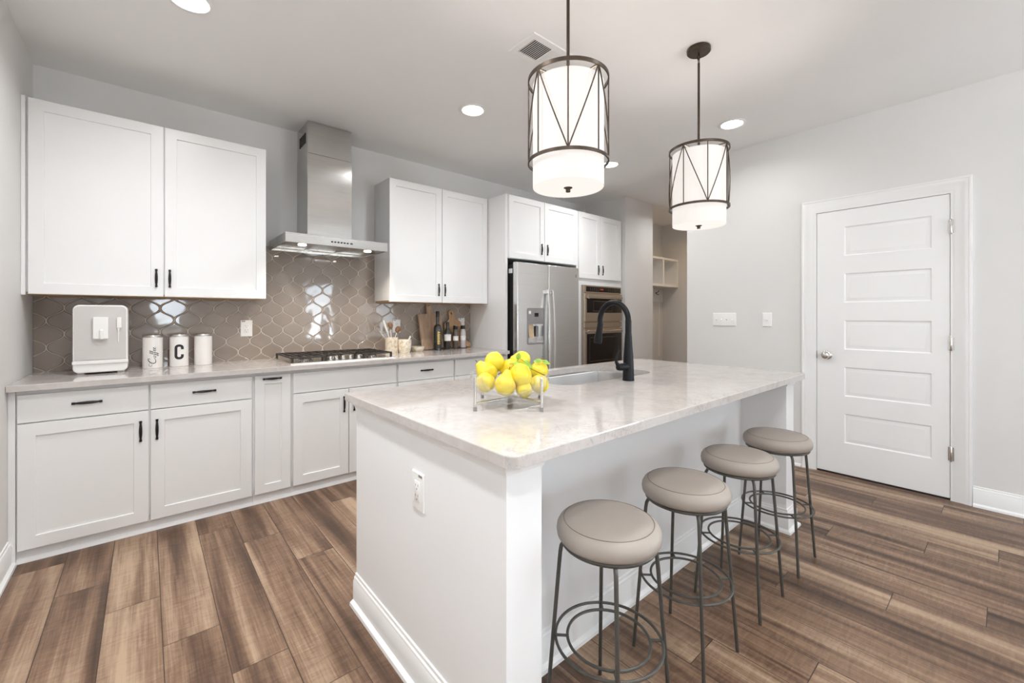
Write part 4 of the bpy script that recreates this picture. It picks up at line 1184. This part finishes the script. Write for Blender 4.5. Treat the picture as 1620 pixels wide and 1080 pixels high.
def switch_plate(label, uc, vc, n, w_):
    t = thing('light_switch', label, 'light switch', (XR, uc, vc))
    mp_ = mneg_x(XR)
    MB().panel(mp_, uc - w_ / 2, uc + w_ / 2, vc - .060, vc + .060, [(0, .0003), (0, .003), (.003, .0062), (.006, .0066)]).build('cover_plate', M['plastic'], t)
    for k in range(n):
        c0 = uc + (k - (n - 1) / 2) * .046
        q = MB().panel(mp_, c0 - .0055, c0 + .0055, vc - .0125, vc + .0125, [(0, .006), (0, .0068), (.001, .0070)])
        s = 1 if k % 2 else -1
        q.loops([[mp_(c0 - .004, vc - .006, .0069), mp_(c0 + .004, vc - .006, .0069), mp_(c0 + .004, vc + .006, .0069), mp_(c0 - .004, vc + .006, .0069)],
                 [mp_(c0 - .0032, vc + s * .006 - .003, .016), mp_(c0 + .0032, vc + s * .006 - .003, .016), mp_(c0 + .0032, vc + s * .006 + .003, .016), mp_(c0 - .0032, vc + s * .006 + .003, .016)]])
        q.build('toggle', M['plastic'], t)
switch_plate('wide white four-gang switch plate on the right wall above the island', 1.720, 1.200, 4, .208)
switch_plate('single white switch plate on the right wall beside the door', 1.360, 1.200, 1, .074)

# ------------------------------------------------------------------ coffee machine
t = thing('coffee_machine', 'white countertop drinks machine with rounded corners left of the canisters', 'coffee machine', (-.200, 3.455, CT))
MPC = lambda u, v, w_: (-.200 + u, 3.455 - w_, CT + v)
hw = .1165
body = rounded(-hw, hw, .010, .402, .03, 8, (.028, .028, .030, .030))
MB().prism(MPC, body, -.25, 0, bev=.006, bseg=3).build('body', M['machine'], t)
fp = MB().prism(MPC, rounded(-hw + .007, hw - .007, .082, .395, .024, 8, (.001, .001, .024, .024)), .0003, .003, bev=.002).build('front_panel', M['machinepanel'], t)
MB().panel(MPC, -hw + .009, hw - .009, .1395, .1405, [(0, .0028), (0, .0034)]).build('panel_line', M['tinlid'], fp)
MB().prism(MPC, rounded(-hw - .002, hw + .002, .060, .079, .004), -.02, .010, bev=.003).build('front_ledge', M['machine'], t)
sp_ = MB().prism(MPC, rounded(-.033, .033, .204, .332, .006), .0025, .026, bev=.004).build('spout_block', M['machine'], t)
MB().lathe([(0, 0), (.009, 0), (.010, .003), (.010, .050), (0, .058)], 16, MPC(.004, .204, .028)).build('nozzle', M['plastic'], sp_)
lv = MB().prism(MPC, rounded(.068, .090, .266, .330, .004), .0025, .016, bev=.003).build('steam_lever', M['machine'], t)
MB().tube([MPC(.077, .266, .011), MPC(.076, .25, .012), MPC(.075, .185, .012)], [.006, .0028, .002], 10).build('steam_wand', M['plastic'], lv)
for s in (-.085, .085):
    MB().box(-.2 + s - .015, -.2 + s + .015, 3.475, 3.68, CT, CT + .011).build('foot', M['machinepanel'], t)

# ------------------------------------------------------------------ canisters
def on_can(cx, cy, R, a0, pts, z0):
    """wrap flat (s, h) points on a cylinder; a0 = facing angle"""
    return [Vector((cx + R * math.cos(a0 + s / R), cy + R * math.sin(a0 + s / R), z0 + h)) for s, h in pts]
def ribbon(mb, P, c, wd, th=.0006):
    """a flat pen stroke on the tin along points P, width list wd"""
    L = []
    for i, p in enumerate(P):
        t_ = (P[min(i + 1, len(P) - 1)] - P[max(i - 1, 0)]).normalized()
        n = Vector((p.x - c[0], p.y - c[1], 0)).normalized()
        sd = t_.cross(n).normalized()
        w_ = wd[i] / 2
        L.append([p - sd * w_, p + sd * w_, p + sd * w_ + n * th, p - sd * w_ + n * th])
    mb.loops(L)
def canister(x, y, label, mark):
    t = thing('canister', label, 'canister', (x, y, CT), 'white canisters on the back worktop')
    R, H = .0515, .198
    MB().lathe([(0, 0), (R - .002, 0), (R, .002), (R, H), (0, H)], 40, (x, y, CT)).build('tin', M['canister'], t)
    MB().lathe([(0, 0), (R + .0008, 0), (R + .0008, .012), (R - .001, .015), (R - .006, .015), (R - .008, .012), (0, .012)], 40, (x, y, CT + H + .0003)).build('lid', M['tinlid'], t)
    a0 = math.atan2(-y, -x)                       # towards the room
    if mark == 'C':
        mb = MB()
        hw_, hh, r = .017, .042, .015
        pts = []
        zc2 = .098
        pts.append((hw_, zc2 + hh * .40))
        pts.append((hw_, zc2 + hh - r))
        for k in range(1, 9): a = PI / 2 * k / 8; pts.append((hw_ - r + r * math.cos(a), zc2 + hh - r + r * math.sin(a)))
        for k in range(0, 9): a = PI / 2 + PI / 2 * k / 8; pts.append((-hw_ + r + r * math.cos(a), zc2 + hh - r + r * math.sin(a)))
        pts.append((-hw_, zc2 - hh + r))
        for k in range(1, 9): a = PI + PI / 2 * k / 8; pts.append((-hw_ + r + r * math.cos(a), zc2 - hh + r + r * math.sin(a)))
        for k in range(0, 9): a = 1.5 * PI + PI / 2 * k / 8; pts.append((hw_ - r + r * math.cos(a), zc2 - hh + r + r * math.sin(a)))
        pts.append((hw_, zc2 - hh * .40))
        P = on_can(x, y, R + .0003, a0, pts, CT)
        ribbon(mb, P, (x, y), [.0155] * len(P))
        mb.build('letter', M['ink'], t)
    elif mark == 'Coffee':
        # a flowing script word climbing the tin; strokes drawn as (along, up) and turned a quarter
        mb = MB()
        strokes = []
        strokes.append(([(.030, .030), (.034, .034), (.033, .040), (.027, .040), (.017, .030), (.012, .015), (.014, .004), (.022, .000), (.031, .004), (.037, .010)], 1.6))
        strokes.append(([(.017, .030), (.008, .036), (.001, .034), (-.002, .026), (.003, .020), (.008, .022)], .7))
        def o_(d): strokes.append(([(d + .006, .012), (d + .001, .008), (d, .002), (d + .003, 0), (d + .007, .004), (d + .008, .010), (d + .006, .012), (d + .012, .010)], 1.0))
        def f_(d): strokes.append(([(d, .002), (d + .006, .012), (d + .012, .026), (d + .013, .032), (d + .010, .031), (d + .006, .016), (d + .001, -.008), (d - .003, -.015), (d - .003, -.009), (d + .002, -.002), (d + .008, .006)], 1.0))
        def e_(d): strokes.append(([(d, .004), (d + .006, .008), (d + .008, .012), (d + .005, .013), (d + .002, .008), (d + .002, .002), (d + .005, 0), (d + .011, .005)], 1.0))
        o_(.038); f_(.050); f_(.058); e_(.068); e_(.078)
        for st_, k in strokes:
            q = smooth(st_, 5)
            # quarter turn: along -> up, up -> towards the left of the tin
            P = on_can(x, y, R + .0003, a0, [(-.020 + (.040 - u_) * .95 - .002, .016 + a_ * 1.38) for a_, u_ in q], CT)
            n = len(P)
            ribbon(mb, P, (x, y), [(.0012 + .0017 * math.sin(PI * i / (n - 1)) ** 2) * k for i in range(n)])
        mb.build('script_word', M['ink'], t)
    return t
canister(.033, 3.640, 'white canister lettered Coffee in script, nearest the coffee machine', 'Coffee')
canister(.170, 3.650, 'white canister with one big black letter C', 'C')
canister(.303, 3.660, 'plain white canister without lettering, right of the letter C one', None)

# ------------------------------------------------------------------ jars right of the cooktop
t = thing('utensil_jar', 'cream stone jar holding honey dippers beside the cooktop', 'jar', (1.682, 3.625, CT))
R = .056
MB().lathe([(0, 0), (R - .002, 0), (R, .003), (R, .140), (R - .003, .142), (R - .008, .140), (R - .008, .012), (0, .012)], 32, (1.682, 3.625, CT)).build('jar', M['marble'], t)
def in_jar(name, label, foot, top, build):
    t2 = thing(name, label, 'utensil', foot)
    build(t2, Vector(foot), Vector(top))
def dipper(t2, a_, b_):
    d = (b_ - a_).normalized()
    MB().tube([a_, b_], [.0038, .0038], 10).build('handle', M['horn'], t2)
    q = d.to_track_quat('Z', 'Y').to_matrix().to_4x4()
    prof = [(0, 0), (.008, .002)]
    n = 6
    for k in range(n):
        z = .006 + k * .0095
        r = .013 + .012 * math.sin(PI * (k + .5) / n)
        prof += [(r, z), (r, z + .006), (r - .005, z + .007), (r - .005, z + .0085)]
    prof += [(.008, .064), (0, .066)]
    MB().lathe(prof, 20, b_, q).build('dipper_head', M['dipper'], t2)
J = Vector((1.682, 3.625, CT))
in_jar('honey_dipper', 'left wooden honey dipper standing in the cream jar', J + Vector((.006, 0, .014)), J + Vector((-.006, .008, .215)), dipper)
in_jar('honey_dipper', 'right wooden honey dipper leaning over the outlet from the cream jar', J + Vector((-.020, -.008, .014)), J + Vector((.066, .034, .182)), dipper)
def spat(t2, a_, b_):
    MB().tube([a_, a_.lerp(b_, .55), a_.lerp(b_, .7), a_.lerp(b_, .95), b_], [.003, .004, .010, .009, .004], 12).build('spatula', M['horn'], t2)
in_jar('spatula', 'white bone spatula leaning left in the cream jar', J + Vector((.022, 0, .014)), J + Vector((-.075, .01, .300)), spat)
def spoon(t2, a_, b_):
    MB().tube([a_, b_], [.0025, .0025], 8).build('handle', M['horn'], t2)
    d = (b_ - a_).normalized()
    MB().sphere(b_ + d * .02, .02, (.8, .35, 1), 14).build('spoon_bowl', M['glass'], t2)
in_jar('glass_spoon', 'small clear spoon leaning far left in the cream jar', J + Vector((.026, .012, .014)), J + Vector((-.095, .035, .200)), spoon)

t = thing('mortar', 'cream stone mortar between the utensil jar and the small dish', 'mortar', (1.795, 3.600, CT))
R = .062
MB().lathe([(0, 0), (R - .014, 0), (R - .012, .006), (R - .004, .03), (R, .075), (R + .001, .116), (R - .003, .120), (R - .009, .117), (R - .014, .06), (R - .03, .025), (0, .02)], 32, (1.795, 3.600, CT)).build('mortar_bowl', M['marble'], t)
t = thing('pestle', 'short white pestle sticking out of the cream mortar', 'pestle', (1.80, 3.60, CT + .03))
MB().tube([(1.800, 3.60, CT + .030), (1.825, 3.60, CT + .085), (1.852, 3.598, CT + .145), (1.855, 3.598, CT + .150)], [.016, .009, .008, .005], 14).build('pestle_rod', M['horn'], t)
t = thing('small_dish', 'low cream stone dish beside the mortar', 'dish', (1.950, 3.640, CT))
R = .062
MB().lathe([(0, 0), (R - .022, 0), (R - .010, .010), (R - .002, .032), (R, .046), (R - .003, .047), (R - .009, .030), (R - .026, .012), (0, .010)], 32, (1.950, 3.640, CT)).build('dish', M['marble'], t)
MB().lathe([(0, 0), (R + .001, 0), (R + .002, .003), (R - .002, .006), (0, .007)], 32, (1.950, 3.640, CT + .0475)).build('rim_lid', M['glass'], t)

# ------------------------------------------------------------------ boards
def board(name, label, outline, holec, holer, x, y, lean, th, m, tilt=0.0):
    """outline in (u, v) from the foot centre; leans back by `lean` radians against the tiles"""
    o_mb = MB()
    hole_ = [[(holec[0] + holer * math.cos(2 * PI * k / 14), holec[1] + holer * math.sin(2 * PI * k / 14)) for k in range(14)]] if holec else []
    o_mb.prism(lambda u, v, w_: (u, -w_, v), outline, 0, th, hole_, bev=.002)
    o_mb.xform(Matrix.Translation((x, y, CT)) @ Matrix.Rotation(-lean, 4, 'X') @ Matrix.Rotation(tilt, 4, 'Y'))
    zm = min(v.co.z for v in o_mb.bm.verts)
    o_mb.xform(Matrix.Translation((0, 0, CT + .0004 - zm)))
    o = o_mb.build(name, m, None, (x, y, CT))
    tag(o, label, 'cutting board', 'wooden boards leaning on the tiles')
    return o
def paddle(w_, h_, hw_, hh, r=.004, sh=.004):
    pts = []
    pts += [(-w_ / 2, 0), (w_ / 2, 0)]
    if sh < .02:
        pts += [(w_ / 2, h_), (hw_ / 2, h_)]
        pts += [(hw_ / 2, h_ + hh - r), (hw_ / 2 - r, h_ + hh), (-hw_ / 2 + r, h_ + hh), (-hw_ / 2, h_ + hh - r)]
        pts += [(-hw_ / 2, h_), (-w_ / 2, h_)]
    else:
        R_ = []
        pts += [(w_ / 2, h_ - sh)]
        for k in range(1, 7): a = PI / 2 * k / 6; pts.append((w_ / 2 - (w_ / 2 - hw_ / 2) * (1 - math.cos(a)) , h_ - sh + sh * math.sin(a)))
        pts += [(hw_ / 2, h_ + .02), (hw_ / 2, h_ + hh - hw_ / 2)]
        for k in range(1, 8): a = PI * k / 8; pts.append((hw_ / 2 * math.cos(a), h_ + hh - hw_ / 2 + hw_ / 2 * math.sin(a)))
        pts += [(-hw_ / 2, h_ + hh - hw_ / 2), (-hw_ / 2, h_ + .02)]
        for k in range(5, -1, -1): a = PI / 2 * k / 6; pts.append((-(w_ / 2 - (w_ / 2 - hw_ / 2) * (1 - math.cos(a))), h_ - sh + sh * math.sin(a)))
    return pts
board('cutting_board', 'tall square-shouldered wooden board with a holed handle, behind the dark bottle', paddle(.262, .352, .062, .100), (0, .432), .0075, 2.172, 3.730, math.radians(8), .016, M['board'], math.radians(-3.5))
board('cutting_board', 'round-shouldered wooden paddle board behind the spice mills', paddle(.21, .285, .068, .105, sh=.06), (0, .352), .009, 2.450, 3.750, math.radians(7), .014, M['boardwarm'], math.radians(-6))
mb = MB()
mb.prism(lambda u, v, w_: (u, -w_, v), [(-.115, -.05), (-.01, -.05), (.02, -.03), (.070, -.026), (.090, -.012), (.095, .0), (.090, .012), (.070, .026), (.02, .03), (-.01, .05), (-.115, .05)], 0, .012, [[(.072 + .006 * math.cos(2 * PI * k / 12), .006 * math.sin(2 * PI * k / 12)) for k in range(12)]], bev=.002)
mb.xform(Matrix.Translation((2.565, 3.777, CT + .056)) @ Matrix.Rotation(-math.radians(14), 4, 'X') @ Matrix.Rotation(math.radians(24), 4, 'Y'))
zmin = min(v.co.z for v in mb.bm.verts)
mb.xform(Matrix.Translation((0, 0, CT + .0005 - zmin)))
o = mb.build('cutting_board', M['boardwarm'], None, (2.565, 3.762, CT))
tag(o, 'small wooden board lying on its side, handle tip beside the fridge panel', 'cutting board', 'wooden boards leaning on the tiles')

# ------------------------------------------------------------------ bottles
def label_patch(x, y, R, a0, half, z0, z1):
    mb = MB(); L = []
    n = 12
    for k in range(n + 1):
        a = a0 - half + 2 * half * k / n
        L.append([(x + (R + q) * math.cos(a), y + (R + q) * math.sin(a), z) for q, z in ((.0002, z0), (.0009, z0), (.0009, z1), (.0002, z1))])
    return mb.loops(L)
def print_bars(x, y, R, a0, z, w_, n=7):
    mb = MB()
    for k in range(n):
        aa = a0 + (k - n / 2) * (w_ / n) / R
        L = []
        for j in (0, .6):
            a = aa + j * (w_ / n) / R
            L.append([(x + (R + q) * math.cos(a), y + (R + q) * math.sin(a), zz) for q, zz in ((.0008, z), (.0014, z), (.0014, z + .005), (.0008, z + .005))])
        mb.loops(L)
    return mb
FA = lambda x, y: math.atan2(-y, -x)
x, y = 2.176, 3.655
t = thing('oil_bottle', 'tall dark bottle with gold vertical lettering in front of the square board', 'bottle', (x, y, CT), 'bottles by the cutting boards')
MB().lathe([(0, 0), (.036, 0), (.039, .004), (.039, .215), (.036, .232), (.026, .246), (.0175, .252), (.0165, .262), (.0165, .375), (.0155, .378), (0, .378)], 32, (x, y, CT)).build('glass_body', M['bottle'], t)
MB().lathe([(0, 0), (.0178, 0), (.0180, .055), (.0165, .058), (0, .058)], 24, (x, y, CT + .323)).build('capsule', M['cap'], t)
# gold script running down the side: a row of upright pen strokes with hooks, as in the photo
mb = MB(); a0 = FA(x, y) + .36
for k in range(7):
    zc2 = .062 + k * .0185
    P = on_can(x, y, .0393, a0, [(-.013, zc2 - .004), (-.006, zc2 + .004), (.005, zc2 + .001), (.012, zc2 + .005)], CT)
    ribbon(mb, P, (x, y), [.006, .0085, .0075, .005])
    P = on_can(x, y, .0393, a0, [(-.0115, zc2 + .004), (-.0115, zc2 + .014)], CT)
    ribbon(mb, P, (x, y), [.006, .0045])
mb.build('gold_lettering', M['gold'], t)
x, y = 2.305, 3.680
t = thing('oil_bottle', 'dark oil bottle with a white paper label and slim neck', 'bottle', (x, y, CT), 'bottles by the cutting boards')
MB().lathe([(0, 0), (.034, 0), (.036, .003), (.036, .165), (.034, .178), (.024, .195), (.018, .205), (.016, .22), (.0155, .238), (0, .238)], 32, (x, y, CT)).build('glass_body', M['oil'], t)
MB().lathe([(0, 0), (.0185, 0), (.0185, .034), (.017, .036), (0, .036)], 24, (x, y, CT + .2382)).build('cap', M['cap'], t)
q = label_patch(x, y, .036, FA(x, y) + .1, 1.15, CT + .085, CT + .150).build('label', M['label'], t)
print_bars(x, y, .036, FA(x, y) + .3, CT + .135, .03).build('label_print', M['slot'], q)
for x, y, fill, lab in ((2.412, 3.697, 'pepper', 'black-capped spice mill filled with dark peppercorns'), (2.515, 3.715, 'salt', 'black-capped spice mill filled with pale salt')):
    t = thing('spice_mill', lab, 'spice mill', (x, y, CT), 'spice mills by the cutting boards')
    MB().lathe([(0, 0), (.0285, 0), (.0305, .003), (.0305, .150), (.028, .168), (.0215, .192), (.021, .198), (0, .198)], 28, (x, y, CT)).build('glass_body', M[fill], t)
    MB().lathe([(0, 0), (.0225, 0), (.0235, .002), (.0235, .034), (.021, .037), (0, .037)], 24, (x, y, CT + .1982)).build('cap', M['cap'], t)
    MB().lathe([(.0300, 0), (.0312, .001), (.0312, .006), (.0300, .007)], 28, (x, y, CT + .0005)).build('foot_band', M['cap'], t)
    q = label_patch(x, y, .0305, FA(x, y) + .1, 1.1, CT + .083, CT + .128).build('label', M['label'], t)
    print_bars(x, y, .0305, FA(x, y) + .4, CT + .116, .018, 5).build('label_print', M['slot'], q)

# ------------------------------------------------------------------ mudroom at the far end
t = thing('cubby_shelf', 'white wall-hung cubby shelf in the dim mudroom beyond the ovens', 'shelf', (5.93, 3.65, 1.688))
mb = MB()
mb.box(5.263, 6.606, 3.514, 3.793, 2.110, 2.143, .001).box(5.263, 6.606, 3.514, 3.793, 1.688, 1.725, .001)
mb.box(5.275, 6.60, 3.783, 3.793, 1.7255, 2.1095)
mb.build('shelf_box', M['cab'], t)
for x0, x1 in ((5.263, 5.30), (5.70, 5.738), (6.137, 6.175), (6.572, 6.606)):
    MB().box(x0, x1, 3.515, 3.782, 1.7255, 2.1095).build('divider', M['cab'], t)
o = MB()
for x in (5.55, 6.02, 6.489):
    o.box(x - .022, x + .022, 3.784, 3.7945, .56, 1.46, .001)
o.box(5.263, 6.606, 3.784, 3.7945, 1.46, 1.66, .001)
struct('trim_1', o, M['cab'])
t = thing('coat_hook', 'small dark double coat hook under the mudroom cubbies', 'hook', (6.382, 3.783, 1.60))
MB().lathe([(0, 0), (.014, 0), (.012, .006), (0, .007)], 14, (6.382, 3.7835, 1.605), Matrix.Rotation(PI / 2, 4, 'X')).build('hook_plate', M['bronze'], t)
MB().tube([(6.382, 3.777, 1.61), (6.382, 3.755, 1.612), (6.382, 3.735, 1.628), (6.382, 3.728, 1.645)], .006, 10, up=(1, 0, 0)).build('upper_hook', M['bronze'], t)
MB().tube([(6.382, 3.777, 1.600), (6.382, 3.760, 1.582), (6.382, 3.745, 1.575), (6.382, 3.736, 1.588)], .006, 10, up=(1, 0, 0)).build('lower_hook', M['bronze'], t)
